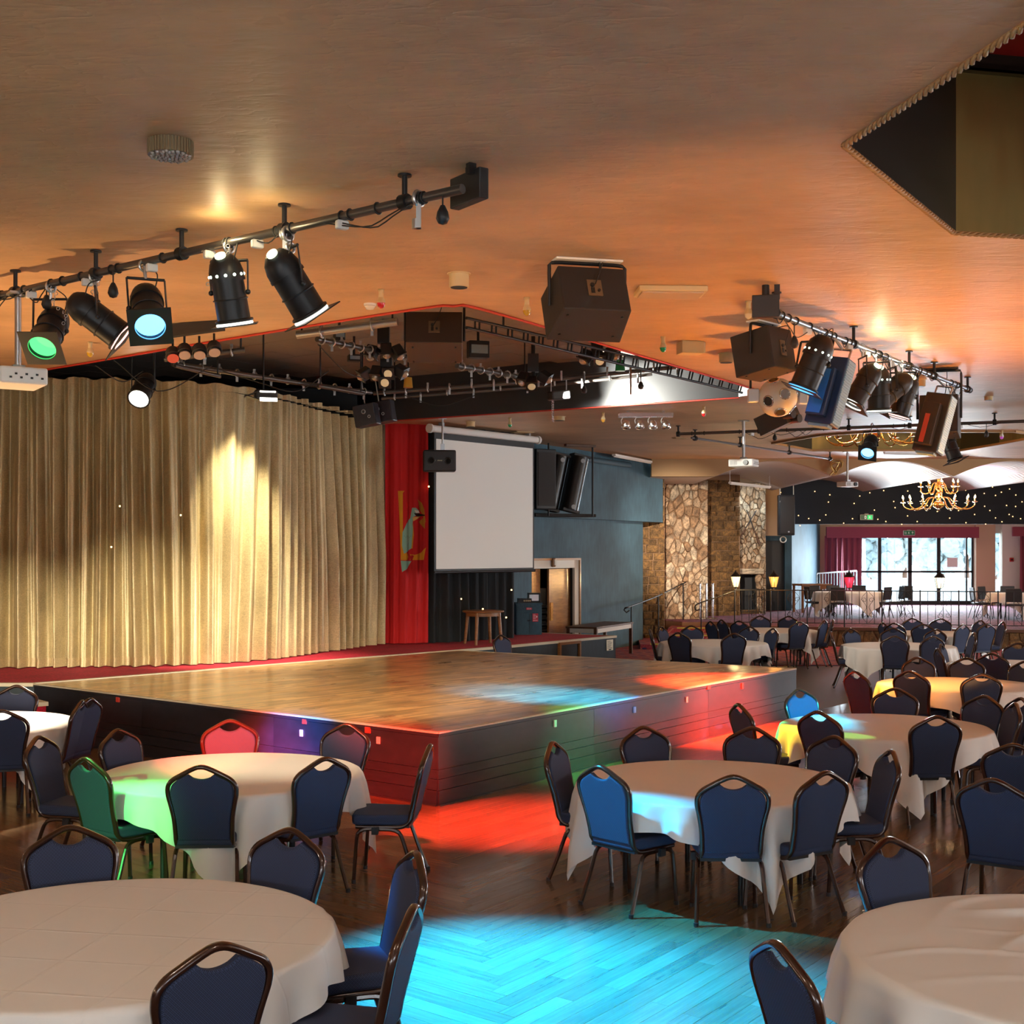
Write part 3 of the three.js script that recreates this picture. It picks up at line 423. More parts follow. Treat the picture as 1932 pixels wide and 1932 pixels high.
{
  const path = [[-10.8, 19.1], [-9, 19.15], [-7.6, 19.27], [-6.3, 19.45], [-5.29, 19.67], [-4.4, 20.15], [-3.75, 21.1], [-3.3, 22.4], [-2.9, 23.4], [-2.32, 24.65]];
  const top = t => 5.04 - .1 * Math.max(0, t - .5) * 2, o = { period: .27, amp: .11, seed: 4, step: .014 };
  const c = thing('stage_curtain', 'tall gold lame stage curtain hanging in deep folds behind the platform', 'curtain', [0, 0, 0]);
  mesh('curtain_cloth', curtainGeo(path, STG + .15, t => top(t) - .11, { ...o, rows: 16 }), M.lame, c);
  mesh('heading_tape', curtainGeo(path, 4.92, top, { ...o, rows: 2, sag: true, fixT: 0 }), M.lameHem, c);
  mesh('hem', curtainGeo(path, STG + .015, STG + .15, { ...o, rows: 2, fixT: 1 }), M.lameHem, c);
  for (const [x, y, d] of [[226, 955, 19.12], [341, 972, 19.5], [210, 1032, 19.1]]) mesh('fairy_light', sph(.014, 8, ...P(x, y, d).toArray()), starMat, c);

  const emblem = canvasTex(512, 2048, (g, w, h) => {
    g.fillStyle = '#c61a1c'; g.fillRect(0, 0, w, h); const X = px => (px - 730) / 75 * w, Y = py => (py - 795) / 422 * h, poly = (pts, f) => { g.fillStyle = f; g.beginPath(); pts.forEach(([a, b], i) => i ? g.lineTo(X(a), Y(b)) : g.moveTo(X(a), Y(b))); g.closePath(); g.fill(); };
    const gold = '#d99a1c', teal = '#8fc4b4';
    poly([[752, 926], [763, 926], [760.5, 930], [760.5, 1042], [757, 1058], [757, 1045], [755, 985]], gold);
    poly([[757, 1038], [768, 1046], [781, 1048], [793, 1044], [801, 1034], [798, 1058], [757, 1058]], gold);
    poly([[786, 942], [794, 948], [799, 960], [801, 985], [796, 996], [797, 972], [790, 962]], '#b07a1c');
    poly([[788, 985], [800, 975], [800, 998]], '#b07a1c');
    poly([[777, 958], [783, 958], [788, 964], [784, 972], [779, 976], [778, 990], [780, 1010], [777, 1035], [768, 1042], [762, 1046], [759, 1030], [760, 1005], [766, 988], [774, 978]], teal);
    poly([[778, 976], [792, 974], [784, 980], [779, 984]], '#d8b060'); poly([[780, 968], [790, 969], [800, 971], [800, 973], [784, 975]], '#241012');
    poly([[781, 962], [788, 964], [790, 968], [783, 968]], '#f0ece0'); poly([[779, 985], [780, 1010], [778, 1036], [776, 1036], [778, 1008]], gold);
    poly([[768, 1046], [773, 1046], [776, 1052], [772, 1062], [768, 1058], [771, 1052]], '#b51618'); poly([[776, 1048], [780, 1050], [777, 1060], [774, 1060]], '#b51618');
    poly([[757, 1059], [776, 1060], [770, 1072], [759, 1081]], teal);
    g.fillStyle = 'rgba(30,60,50,.35)'; for (let i = 0; i < 7; i++) g.fillRect(X(762 + i * 2), Y(1012 + (i % 2) * 2), 10, 4);
  });
  M.redEmblem = new THREE.MeshPhysicalMaterial({ map: emblem, roughness: .8, side: THREE.DoubleSide });
  const r = thing('side_curtain', 'narrow red side curtain with yellow letter L and bird emblem', 'curtain', [0, 0, 0]);
  mesh('curtain_cloth', curtainGeo([[-2.37, 24.3], [-2.1, 24.22], [-1.85, 24.32], [-1.58, 24.45]], STG + .02, 4.86, { period: .21, amp: .035, seed: 12, step: .01, uv01: true }), M.redEmblem, r);
  const b = thing('stage_drape', 'plain black stage drape behind the white projection screen', 'curtain', [0, 0, 0]);
  mesh('drape_cloth', curtainGeo([[-1.68, 24.55], [-1.2, 24.75], [-.6, 25.35], [.05, 26.05]], STG + .01, 4.82, { period: .24, amp: .05, seed: 31, step: .016 }), M.drape, b);
  for (const [x, y, d] of [[965, 1113, 25.7], [911, 1149, 24.75], [955, 1165, 25.6], [809, 918, 24.4], [870, 1130, 24.9]]) mesh('fairy_light', sph(.016, 8, ...P(x, y, d).toArray()), starMat, b);
}
// ---------- screen ----------
{
  const s = thing('projection_screen', 'large white pull-down projection screen with black border and white case', 'screen', [-.49, 0, -25.025], .896);
  mesh('case', [rb(3.2, .13, .14, .05, 0, 4.70, 0), cyl(.085, .085, .05, 16, -1.62, 4.70, 0, 0, 0, Math.PI / 2), cyl(.085, .085, .05, 16, 1.62, 4.70, 0, 0, 0, Math.PI / 2)], M.white, s);
  mesh('border', [bx(3.0, .14, .006, 0, 4.58, -.005), bx(.05, 2.45, .006, -1.475, 3.32, -.005), bx(.05, 2.45, .006, 1.475, 3.32, -.005), bx(3.0, .05, .006, 0, 2.1, -.005)], M.black, s);
  mesh('screen_fabric', bx(2.9, 2.4, .008, 0, 3.32, 0), M.screen, s);
  mesh('bottom_bar', cyl(.025, .025, 3.04, 10, 0, 2.06, 0, 0, 0, Math.PI / 2), M.blackMetal, s);
  for (const k of [-1.3, 1.3]) mesh('bracket', bx(.06, .1, .1, k, 4.775, 0), M.grey, s);
}
{ // small speaker hung before the left edge of the screen
  const o = P(829, 870, 23.1), s = thing('wall_speaker', 'small black speaker with two round ports hanging in front of screen corner', 'speaker', o, .1);
  const body = rb(.58, .38, .3, .03); mesh('cabinet', body, M.black, s);
  for (const k of [-.15, .15]) mesh('port', tor(.055, .012, 20, 8, k, 0, .155), M.blackGloss, s);
  mesh('port_recess', [cyl(.052, .052, .012, 20, -.15, 0, .149, Math.PI / 2), cyl(.052, .052, .012, 20, .15, 0, .149, Math.PI / 2)], mat(.002, .002, .002, .9), s);
  const t = canvasTex(256, 64, (c, w, h) => { c.fillStyle = '#111'; c.fillRect(0, 0, w, h); c.fillStyle = '#d8cfa8'; c.font = 'italic bold 46px sans-serif'; c.textAlign = 'center'; c.fillText('BOSE', w / 2, 48); c.fillRect(4, 30, 34, 5); c.fillRect(218, 30, 34, 5); });
  mesh('badge', bx(.2, .035, .006, 0, 0, .153), new THREE.MeshStandardMaterial({ map: t, roughness: .4 }), s);
  mesh('pole', [rod([.06, .19, -.05], [.06, CEIL - o.y, -.05], .018, 8), bx(.14, .02, .1, .06, CEIL - o.y - .012, -.05), bx(.07, .14, .07, .06, .24, -.05)], M.steel, s);
}
{ // pair of tilted column speakers on a hung shelf
  const d = 28.9, c = P(1068, 970, d), s = thing('hung_shelf', 'curved black shelf hung from ceiling rods beside the screen', 'shelf', c, .45);
  const pts = []; for (let i = 0; i <= 20; i++) { const a = Math.PI * i / 20; pts.push([-.75 * Math.cos(a), -.42 * Math.sin(a)]); }
  const g = new THREE.ExtrudeGeometry(shapeOf(pts), { depth: .05, bevelEnabled: true, bevelSize: .01, bevelThickness: .01, bevelSegments: 1 }); g.rotateX(Math.PI / 2); mesh('shelf_board', g, M.speaker, s);
  for (const [x, z] of [[-.5, .12], [.62, .1]]) mesh('rod', rod([x, -.05, z], [x, CEIL - c.y, z], .022, 8), M.blackMetal, s);
  mesh('ceiling_plate', bx(.75, .05, .12, .3, CEIL - c.y - .03, .1), M.woodDark, s);
  for (const [px, py, nm] of [[1047, 910, 'tall black column speaker, left one of the tilted pair beside the screen'], [1085, 912, 'tall black column speaker, right one of the tilted pair beside the screen']]) {
    const q = P(px, py, d - .12), k = thing('column_speaker', nm, 'speaker', q, .35); k.rotation.z = -.22;
    const h = new THREE.CylinderGeometry(.19, .19, 1.2, 20, 1, false, -1.5, 3.0); mesh('cabinet', [bx(.36, 1.2, .2, 0, 0, -.1), bx(.4, .05, .3, 0, .62, -.02), bx(.4, .05, .3, 0, -.62, -.02)], M.black, k); mesh('grille', h, M.blackGloss, k);
    mesh('badge', [cyl(.05, .05, .01, 16, 0, .5, .19, Math.PI / 2), cyl(.05, .05, .01, 16, 0, -.54, .19, Math.PI / 2)], M.grey, k);
  }
  const b = P(1020, 905, 28.3), k = thing('bass_speaker', 'large matt black bass cabinet behind the tilted column speakers', 'speaker', b, .5); mesh('cabinet', rb(.5, 1.3, .5, .02), M.black, k); mesh('grille', bx(.42, 1.15, .02, 0, 0, .255), M.dark, k);
}
// ---------- things on the stage ----------
{
  const t = thing('side_table', 'round wooden table with splayed legs standing on red stage carpet', 'table', [-.54, STG, -24.35]);
  mesh('tabletop', lathe([[0, .60], [.385, .60], [.395, .615], [.385, .632], [0, .632]], 32), M.wood, t); mesh('apron', cyl(.33, .33, .07, 32, 0, .565, 0), M.wood, t);
  for (const a of [.35, 1.92, 3.49, 5.06]) mesh('leg', rod([.37 * Math.cos(a), 0, .37 * Math.sin(a)], [.31 * Math.cos(a), .6, .31 * Math.sin(a)], .026, 8, .034), M.wood, t);
  const c = thing('cabinet', 'slate blue two-door cabinet with red stickers on the stage beside open door', 'cabinet', [.33, STG, -27.25], .12);
  mesh('carcass', bx(.54, .64, .4, 0, .32, 0), M.bluewall, c); mesh('top', bx(.57, .03, .43, 0, .65, 0), M.bluewall, c);
  for (const s of [-1, 1]) { const d = mesh('door', bx(.262, .42, .02, s * .134, .24, .21), M.bluewall, c); mesh('knob', sph(.014, 8, s * .02, .3, .23), M.blackMetal, d); }
  mesh('drawer', bx(.53, .14, .02, 0, .54, .21), M.bluewall, c);
  const st = canvasTex(128, 160, (g, w, h) => { g.fillStyle = '#c23048'; g.fillRect(0, 0, w, h); g.fillStyle = '#f3d8d8'; for (let i = 0; i < 5; i++) g.fillRect(14, 20 + i * 20, 52 + (i * 17) % 30, 6); g.fillRect(84, 46, 26, 34); g.fillRect(14, 130, 100, 10); });
  mesh('sticker', [bx(.12, .17, .004, .13, .36, .223), bx(.12, .045, .004, .0, .545, .223)], new THREE.MeshStandardMaterial({ map: st, roughness: .5 }), c);
  const a1 = thing('amplifier', 'low black amplifier with row of pale knobs on the blue cabinet', 'amplifier', [.26, STG + .666, -27.15], .12); mesh('case', bx(.28, .09, .24, 0, .045, 0), M.black, a1); for (let i = 0; i < 4; i++) mesh('knob', cyl(.016, .016, .03, 10, -.02 + i * .04, .045, .13, Math.PI / 2), M.cream, a1);
  const a2 = thing('equipment_case', 'silver-edged black rack case standing on right end of blue cabinet', 'case', [.46, STG + .666, -27.3], .12); mesh('case', [bx(.26, .02, .2, 0, .19, 0), bx(.26, .02, .2, 0, .01, 0), bx(.02, .2, .2, -.12, .1, 0), bx(.02, .2, .2, .12, .1, 0), bx(.26, .2, .02, 0, .1, -.09)], M.blackMetal, a2); mesh('front_panel', [bx(.2, .13, .01, 0, .1, .03)], M.steel, a2);
}
{ // doorway in the blue wall with stacked chairs behind it
  const w = (px, o) => BW(bwAt(px, o), o), y1 = 2.25, d1 = structGroup('door_1');
  const vert = (px, y0, y1, wd, th, o) => { const p = w(px, o); const g = bx(wd, y1 - y0, th); g.rotateY(Math.atan2(9.9, 5.75)); return g.translate(p[0], (y0 + y1) / 2, -p[1]); };
  const hor = (pa, pb, y, h, th, o) => { const a = w(pa, o), b = w(pb, o); return beam([a[0], y, -a[1]], [b[0], y, -b[1]], th, h); };
  mesh('door_frame', [vert(1087, 0, y1, .26, .06, .2), hor(1001, 1093, 2.16, .2, .06, .2)], M.offwhite, d1);
  mesh('architrave', [vert(1092, 0, y1 + .03, .05, .1, .18), hor(1001, 1093, 2.265, .05, .1, .18)], M.doorWood, d1);
  const leaf = mesh('door_leaf', [hor(1034, 1068, 1.02, 2.04, .05, .33)], M.doorWood, d1); mesh('push_plate', hor(1038.5, 1043, 1.06, .42, .02, .29), M.brass, leaf);
  mesh('door_leaf', [hor(1067, 1082, 1.02, 2.04, .06, .42)], M.doorWood, d1); mesh('door_leaf', [hor(1001, 1017, 1.02, 2.04, .06, .5)], M.doorWood, d1);
  const b = w(1018, .3), al = tag(thing('wall_clock', '', ''), 'small cream and brown alarm box fixed above the open doorway', 'alarm', undefined); const q = w(1044, .12); al.position.set(q[0], 2.19, -q[1]); al.rotation.y = .9; mesh('housing', [rb(.12, .2, .08, .03)], M.wood, al); mesh('cover', rb(.07, .14, .03, .01, .01, .01, .045), M.offwhite, al); al.name = numbered('alarm_box'); 
  // room behind the door
  const pA = w(985, .4), pB = w(1075, .4), pC = w(1075, 2.6), pD = w(985, 2.6);
  struct('wall_store_room', [slab([pD, pC, w(1075, 2.7), w(985, 2.7)], 0, 2.6), slab([pA, pD, [pD[0] - .1, pD[1]], [pA[0] - .1, pA[1]]], 0, 2.6), slab([pB, pC, [pC[0] + .1, pC[1]], [pB[0] + .1, pB[1]]], 0, 2.6), slab([pA, pB, pC, pD], 2.6, 2.7)], M.dark);
  const cs = w(1026, .9); for (let i = 0; i < 6; i++) { const c = thing('stacking_chair', ['lowest grey stacking chair in pile behind the open door', 'second grey stacking chair from bottom of the doorway pile', 'third grey stacking chair up in the doorway pile', 'fourth grey stacking chair up in the doorway pile', 'fifth grey stacking chair up in the doorway pile', 'topmost grey stacking chair of doorway pile, its backrest showing'][i], 'chair', [cs[0], i * .14, -cs[1]], .5, 'grey chairs stacked behind the door'); mesh('seat', rb(.42, .045, .42, .02, 0, .44, 0), M.grey, c); mesh('frame', [bx(.44, .03, .03, 0, .40, .18), bx(.44, .03, .03, 0, .40, -.18), rod([-.2, 0, .2], [-.2, .42, .18], .012, 6), rod([.2, 0, .2], [.2, .42, .18], .012, 6), rod([-.2, 0, -.22], [-.2, .85, -.24], .012, 6), rod([.2, 0, -.22], [.2, .85, -.24], .012, 6)], M.blackMetal, c); mesh('backrest', rb(.4, .34, .04, .02, 0, .7, -.235), M.grey, c); }
}
{ // long table beside the blue wall
  const t = thing('long_table', 'long wooden table with pale top edge standing before the blue wall', 'table', [2.06, 0, -30.2], Math.atan2(1.03, -2.18) + Math.PI / 2);
  mesh('tabletop', rb(2.4, .04, .76, .01, 0, .735, 0), M.woodDark, t); mesh('apron', [bx(2.3, .1, .03, 0, .665, .34), bx(2.3, .1, .03, 0, .665, -.34), bx(.03, .1, .66, 1.14, .665, 0), bx(.03, .1, .66, -1.14, .665, 0)], M.offwhite, t);
  for (const [x, z] of [[1.14, .33], [1.14, -.33], [-1.14, .33], [-1.14, -.33]]) mesh('leg', bx(.07, .72, .07, x, .36, z), M.woodDark, t);
}
// ---------- banquet chair ----------
const leanZ = y => -.205 - (y - .45) * .25;
function chairGeos() {
  const half = [[.192, .44], [.193, .50], [.200, .60], [.217, .69], [.231, .755], [.229, .805], [.202, .845], [.135, .884], [.06, .921], [.02, .935]];
  const L = half.map(([x, y]) => V(-x, y, leanZ(y))), R2 = half.map(([x, y]) => V(x, y, leanZ(y))).reverse();
  const bot = s => [V(s * .198, .392, .20), V(s * .196, .392, .02), V(s * .194, .392, -.10), V(s * .192, .402, -.165)];
  const path = [...bot(-1), ...L, ...R2, ...bot(1).reverse()];
  const c = new THREE.CatmullRomCurve3(path, false, 'centripetal');
  const back_frame = new THREE.TubeGeometry(c, 110, .0165, 8, false);
  { // flatten the tube into an oval, deeper than wide on the sides
    const p = back_frame.attributes.position; for (let i = 0; i < p.count; i++) if (p.getY(i) > .44) p.setZ(i, leanZ(p.getY(i)) + (p.getZ(i) - leanZ(p.getY(i))) * 1.25); back_frame.computeVertexNormals();
  }
  // padded back with the hand opening
  const s = new THREE.Shape(); s.moveTo(-.170, .448); s.lineTo(.170, .448); s.bezierCurveTo(.170, .54, .178, .61, .194, .68); s.bezierCurveTo(.212, .765, .214, .79, .19, .823); s.bezierCurveTo(.16, .850, .13, .862, .088, .882); s.quadraticCurveTo(.075, .872, .06, .862); s.quadraticCurveTo(0, .836, -.06, .862); s.quadraticCurveTo(-.075, .872, -.088, .882); s.bezierCurveTo(-.13, .862, -.16, .850, -.19, .823); s.bezierCurveTo(-.214, .79, -.212, .765, -.194, .68); s.bezierCurveTo(-.178, .61, -.170, .54, -.170, .448);
  const pad = new THREE.ExtrudeGeometry(s, { depth: .022, bevelEnabled: true, bevelThickness: .012, bevelSize: .012, bevelOffset: -.006, bevelSegments: 3, curveSegments: 8 });
  { const p = pad.attributes.position; for (let i = 0; i < p.count; i++) { const y = p.getY(i); p.setZ(i, leanZ(y) + p.getZ(i) - .008); } pad.computeVertexNormals(); }
  const q = new THREE.Shape(), a = .215, b = .225, f = .225, r = .195; q.moveTo(-r, -.175); q.quadraticCurveTo(-r, -.205, -r + .03, -.205); q.lineTo(r - .03, -.205); q.quadraticCurveTo(r, -.205, r, -.175); q.lineTo(b, f - .06); q.quadraticCurveTo(b, f, b - .06, f); q.quadraticCurveTo(0, f + .02, -b + .06, f); q.quadraticCurveTo(-b, f, -b, f - .06); q.lineTo(-r, -.175);
  const seat = new THREE.ExtrudeGeometry(q, { depth: .03, bevelEnabled: true, bevelThickness: .022, bevelSize: .02, bevelOffset: -.012, bevelSegments: 4, curveSegments: 6 }); seat.rotateX(Math.PI / 2);
  seat.translate(0, .458, 0); { const p = seat.attributes.position; for (let i = 0; i < p.count; i++) { p.setZ(i, p.getZ(i)); } }
  const base = [bx(.40, .02, .40, 0, .398, .0)];
  const rear = sgn => tube([[sgn * .20, .378, .02], [sgn * .202, .377, -.06], [sgn * .206, .365, -.11], [sgn * .212, .33, -.145], [sgn * .222, .18, -.20], [sgn * .235, 0, -.275]], .0150, 18, 7);
  const front = sgn => tube([[sgn * .20, .378, .02], [sgn * .202, .378, .11], [sgn * .204, .366, .16], [sgn * .207, .33, .187], [sgn * .212, .18, .20], [sgn * .217, 0, .212]], .0150, 18, 7);
  const cap = (sgn, z, x) => cyl(.0175, .0175, .025, 8, sgn * x, .0125, z);
  return { back_frame, pad, seat, base: merge(base), legs: [merge([rear(-1)]), merge([rear(1)]), merge([front(-1)]), merge([front(1)])], caps: [cap(-1, -.274, .235), cap(1, -.274, .235), cap(-1, .212, .217), cap(1, .212, .217)].map(g => merge([g])), bumper: [bx(.03, .05, .05, -.225, .37, .05), bx(.03, .05, .05, .225, .37, .05)] };
}
const CG = chairGeos(); CG.bumperG = merge([CG.base, CG.bumper]); for (const g of [CG.back_frame, CG.pad, CG.seat, CG.bumperG, ...CG.legs, ...CG.caps]) { g.scale(1, 1.055, 1); g.computeVertexNormals(); }
const chair0 = new THREE.Group(); chair0.name = 'banquet_chair'; chair0.userData = { category: 'chair' };
mesh('seat', CG.seat, M.fabric, chair0); mesh('backrest', CG.pad, M.fabric, chair0); mesh('back_frame', CG.back_frame, M.frame, chair0); mesh('seat_frame', CG.bumperG, M.blackMetal, chair0);
CG.legs.forEach((g, i) => { const l = mesh('leg', g, M.frame, chair0); mesh('foot_cap', CG.caps[i], M.black, l); });
function chair(px, py, T, label, opt = {}) { // px,py: crown of the back; T: table it faces
  let w = atY(px, py, T ? .965 : .99);
  if (T) { // stand it on the ring round its table where the sight line crosses that ring
    const k = (px - CX) / F, R = opt.r || 1.21, td = -T.z, A = k * k + 1, B = -2 * (k * T.x + td), C = T.x * T.x + td * td - R * R, q = B * B - 4 * A * C;
    if (q > 0) { const d1 = (-B - Math.sqrt(q)) / (2 * A), d2 = (-B + Math.sqrt(q)) / (2 * A), m = -w.z; w = P(px, 0, Math.abs(d1 - m) < Math.abs(d2 - m) ? d1 : d2); }
  }
  const th = opt.turn !== undefined ? opt.turn * D2R : Math.atan2(T.x - w.x, T.z - w.z) + (opt.add || 0) * D2R;
  const c = chair0.clone(); c.name = numbered('banquet_chair'); c.userData = { label, category: 'chair', group: opt.group || 'navy banquet chairs' };
  c.position.set(w.x + .327 * Math.sin(th), 0, w.z + .327 * Math.cos(th)); c.rotation.y = th;
  scene.add(c); return c;
}
// ---------- round tables with square cloths ----------
const TR = .985, TH = .742;
const tTop = lathe([[0, TH - .03], [TR - .03, TH - .03], [TR - .02, TH - .026], [TR - .02, TH - .004], [TR - .03, TH], [0, TH]], 48);
const tLeg = merge([cyl(.022, .022, TH - .03, 8, 0, (TH - .03) / 2, 0)]), tBrace = merge([rod([-.38, .62, 0], [.38, .62, 0], .014, 6)]);
function clothGeo(rot, seed, o = {}) {
  rot -= Math.PI / 4; const NT_ = o.nt || 168, half = o.half || 1.2, rows = o.wrinkle ? Array.from({ length: 60 }, (_, i) => i / 60) : [0, .16, .32, .48, .64, .76, .86, .93, .97, .99], NH = 18, pos = [], uv = [], idx = [];
  const Re = TR + .004, Y0 = TH + .004, cr = .022; // edge rounding
  const rings = rows.length + NH;
  for (let j = 0; j < rings; j++) for (let i = 0; i <= NT_; i++) {
    const th = i / NT_ * Math.PI * 2, lt = th - rot, c = Math.max(Math.abs(Math.cos(lt)), Math.abs(Math.sin(lt))); const rmax = half / c; let x, y, z;
    if (j < rows.length) {
      const r = rows[j] * Re; x = r * Math.cos(th); z = r * Math.sin(th); y = Y0;
      if (o.wrinkle) { let a = 0; for (const [ux, uz, f, k] of [[.35, 1, 11, 1], [.15, 1, 19, .5], [.6, 1, 8, .9]]) { const q = noise(x * 1.6 + seed + f, z * 1.6), w = Math.sin((x * ux + z * uz) * f + q * 7); a += k * Math.pow(Math.max(0, w), 6) * Math.max(0, noise(x * 1.7 + 9 + f, z * 1.7 + seed) - .3); } y += o.wrinkle * a * Math.min(1, (1 - rows[j]) * 8); }
      else y += .002 * noise(x * 4 + seed, z * 4);
    } else {
      const k = (j - rows.length + 1) / NH, s = k * (rmax - Re), drop = Math.max(0, s), corner = (rmax - half) / (half * .414);
      // folds: excess cloth gathers into waves that deepen towards the hem, with a cone at each corner
      const fold = Math.cos(lt * 20 + 5 * noise(Math.cos(th) * 2 + seed, Math.sin(th) * 2 + 5)), f2 = Math.cos(lt * 4 + Math.PI);
      const am = .26 * Math.min(.45, drop) * (.35 + 1.1 * noise(Math.cos(th) * 2.4 + seed, Math.sin(th) * 2.4 + 11)), off = Math.min(.075, am * (.6 * fold + .2)) + .05 * drop * f2 * (f2 > 0 ? 1 : .35) + .02 * Math.min(1, drop * 8);
      const a = Math.min(1, drop / (cr * 1.57)), ro = cr * Math.sin(a * 1.5708), yo = cr * (1 - Math.cos(a * 1.5708));
      const rr = Re - cr * .0 + ro * .45 + Math.max(-.05, off), yy = Y0 - yo - Math.max(0, drop - cr * 1.57) * .985;
      const tw = .06 * drop * Math.sin(lt * 20 + seed); x = rr * Math.cos(th + tw); z = rr * Math.sin(th + tw); y = Math.max(.02, yy);
    }
    pos.push(x, y, z); const fr = j < rows.length ? rows[j] * Re : Re + (j - rows.length + 1) / NH * (rmax - Re); uv.push(.5 + fr * Math.cos(lt) / (2 * half), .5 + fr * Math.sin(lt) / (2 * half));
  }
  for (let j = 0; j < rings - 1; j++) for (let i = 0; i < NT_; i++) { const a = j * (NT_ + 1) + i, b = a + NT_ + 1; idx.push(a, a + 1, b, a + 1, b + 1, b); }
  const g = new THREE.BufferGeometry(); g.setAttribute('position', new THREE.Float32BufferAttribute(pos, 3)); g.setAttribute('uv', new THREE.Float32BufferAttribute(uv, 2)); g.setIndex(idx); g.computeVertexNormals(); return g;
}
function roundTable(x, d, tl, cl, rot, seed, o = {}) {
  const y = o.base || 0, t = thing('round_table', tl, 'table', [x, y, -d], (seed * 1.7) % 3, 'round banquet tables');
  mesh('tabletop', tTop, M.woodDark, t);
  const k = o.spread || .5; for (const [a, b] of [[k, .4], [k, -.4], [-k, .4], [-k, -.4]]) { const l = mesh('leg', tLeg, M.blackMetal, t); l.position.set(a, 0, b); }
  for (const a of [k, -k]) { const b = mesh('brace', tBrace, M.blackMetal, t); b.position.set(a, 0, 0); b.rotation.y = Math.PI / 2; }
  const c = tag(mesh('tablecloth', clothGeo(rot * D2R, seed, o), o.mat || M.cloth), cl, 'tablecloth', 'white tablecloths on round tables'); c.position.set(x, y, -d);
  return { x, z: -d };
}
const tabL = roundTable(-5.37, 12.86, 'black-legged round table at the left picture edge below the stage', 'white cloth lit pinkish, on the table cut by the left edge', 32, 3, { half: 1.17 });
const tabM = roundTable(-2.163, 10.0, 'round table before the platform corner, under the red and green lit cloth', 'white cloth tinted red at the back and green at front', 81, 8);
const tabN = roundTable(-1.80, 5.78, 'large foreground round table at lower left', 'plain white cloth with pressed grid creases, foreground lower left', 55, 5, { mat: M.clothCrease, nt: 220 });
const tabA = roundTable(1.485, 9.62, 'round table right of centre beside the blue floor pool', 'white cloth with a long hanging corner at left, right of centre', 77, 12);
const tabQ = roundTable(2.42, 5.48, 'foreground round table cut by the lower right corner', 'wrinkled white cloth, foreground lower right corner', 75, 17, { wrinkle: .03, nt: 260 });
const tabB = roundTable(3.63, 12.65, 'round table whose cloth has yellow and green light patches', 'white cloth with yellow and green light patches on its left side', 92, 21);
const tabY = roundTable(5.70, 16.6, 'round table under bright orange light at the right', 'white cloth glowing orange at its left end', 80, 26);
const tabW = roundTable(7.55, 19.45, 'round table just behind the orange-lit one, at the right edge', 'white cloth on the table just behind the orange-lit one', 40, 29);
const tabR = roundTable(6.5, 13.3, 'round table just beyond the right picture edge under amber light', 'white cloth under amber light just beyond the right picture edge', 10, 23);
const tabE = roundTable(6.96, 23.4, 'round table standing on bare floor right of the platform end', 'cream cloth with exposed dark leg, right of the platform end', 142, 33);
const tabC = roundTable(3.75, 24.2, 'round table directly behind the far right platform corner', 'cream cloth with two pointed folds, behind far platform corner', 80, 37);
const tabD = roundTable(5.58, 28.0, 'rear round table in front of the terrace steps', 'cream cloth on the rear table before the terrace railing, left one', 45, 41);
const tabF = roundTable(8.72, 26.95, 'rear round table in front of the terrace wall, right-hand one', 'cream cloth on the rear table before the terrace railing, right one', 20, 44);
const ch = chair;
// table L
ch(32, 1300, tabL, 'chair behind the left-edge table, facing the room with pale step behind');
ch(155, 1328, tabL, 'nearer of two overlapping chairs right of the left-edge table', { add: 12 });
ch(170, 1316, tabL, 'farther of two overlapping chairs right of the left-edge table', { add: -14 });
ch(2, 1342, tabL, 'chair cut by the left edge, back to camera, at left-edge table', { add: -16 });
// table M
ch(379, 1452.5, tabM, 'chair squarely facing away, front middle of the red and green table');
ch(161, 1421, tabM, 'chair with bright green glint on top rail, left front of the red and green table', { turn: 143 });
ch(72, 1397, tabM, 'chair at far left of the red and green table, its seat showing to the right', { turn: 78 });
ch(221, 1372, tabM, 'purple-tinted chair in front of the black platform side, back left of the table', { add: 4 });
ch(434, 1360.5, tabM, 'chair lit bright red behind the red and green table');
ch(656, 1379, tabM, 'dim red-brown chair behind right end of red and green table', { add: 14 });
ch(812, 1413, tabM, 'chair in profile right of red and green table, before the red floor', { add: 4 });
ch(613, 1441, tabM, 'chair with blue glints on top rail, right front of red and green table', { add: -2 });
// table N
ch(131, 1536, tabN, 'chair facing camera beyond left part of foreground left table');
ch(549, 1565, tabN, 'chair with blue lit handle slot behind right part of foreground left table', { add: 4 });
ch(786, 1620, tabN, 'chair at right of foreground left table, far one, against blue floor', { add: 0 });
ch(781, 1724, tabN, 'chair at right of foreground left table, near one, its rail against blue floor', { add: 10 });
ch(412, 1821, tabN, 'nearest chair, back to camera, cut by bottom edge at foreground left table', { add: 4 });
// table A
ch(1042, 1408, tabA, 'chair in profile left of the table right of centre, beside hanging cloth corner', { add: -8 });
ch(1132, 1451, tabA, 'chair with bright blue lit back at table right of centre', { add: 0 });
ch(1384, 1468.5, tabA, 'chair squarely facing away, front middle of table right of centre');
ch(1558, 1454, tabA, 'dark chair facing away, right front of table right of centre', { add: 4 });
ch(1683, 1424, tabA, 'chair seen in profile at the right side of table right of centre', { add: 10 });
ch(1213, 1370, tabA, 'dim chair in front of the platform side, back left of table right of centre', { add: 8 });
ch(1421, 1379, tabA, 'chair with green edged rail, back middle of table right of centre', { add: 0 });
ch(1575, 1391, tabA, 'half-hidden chair before the yellow patch, back right of table right of centre', { add: 10 });
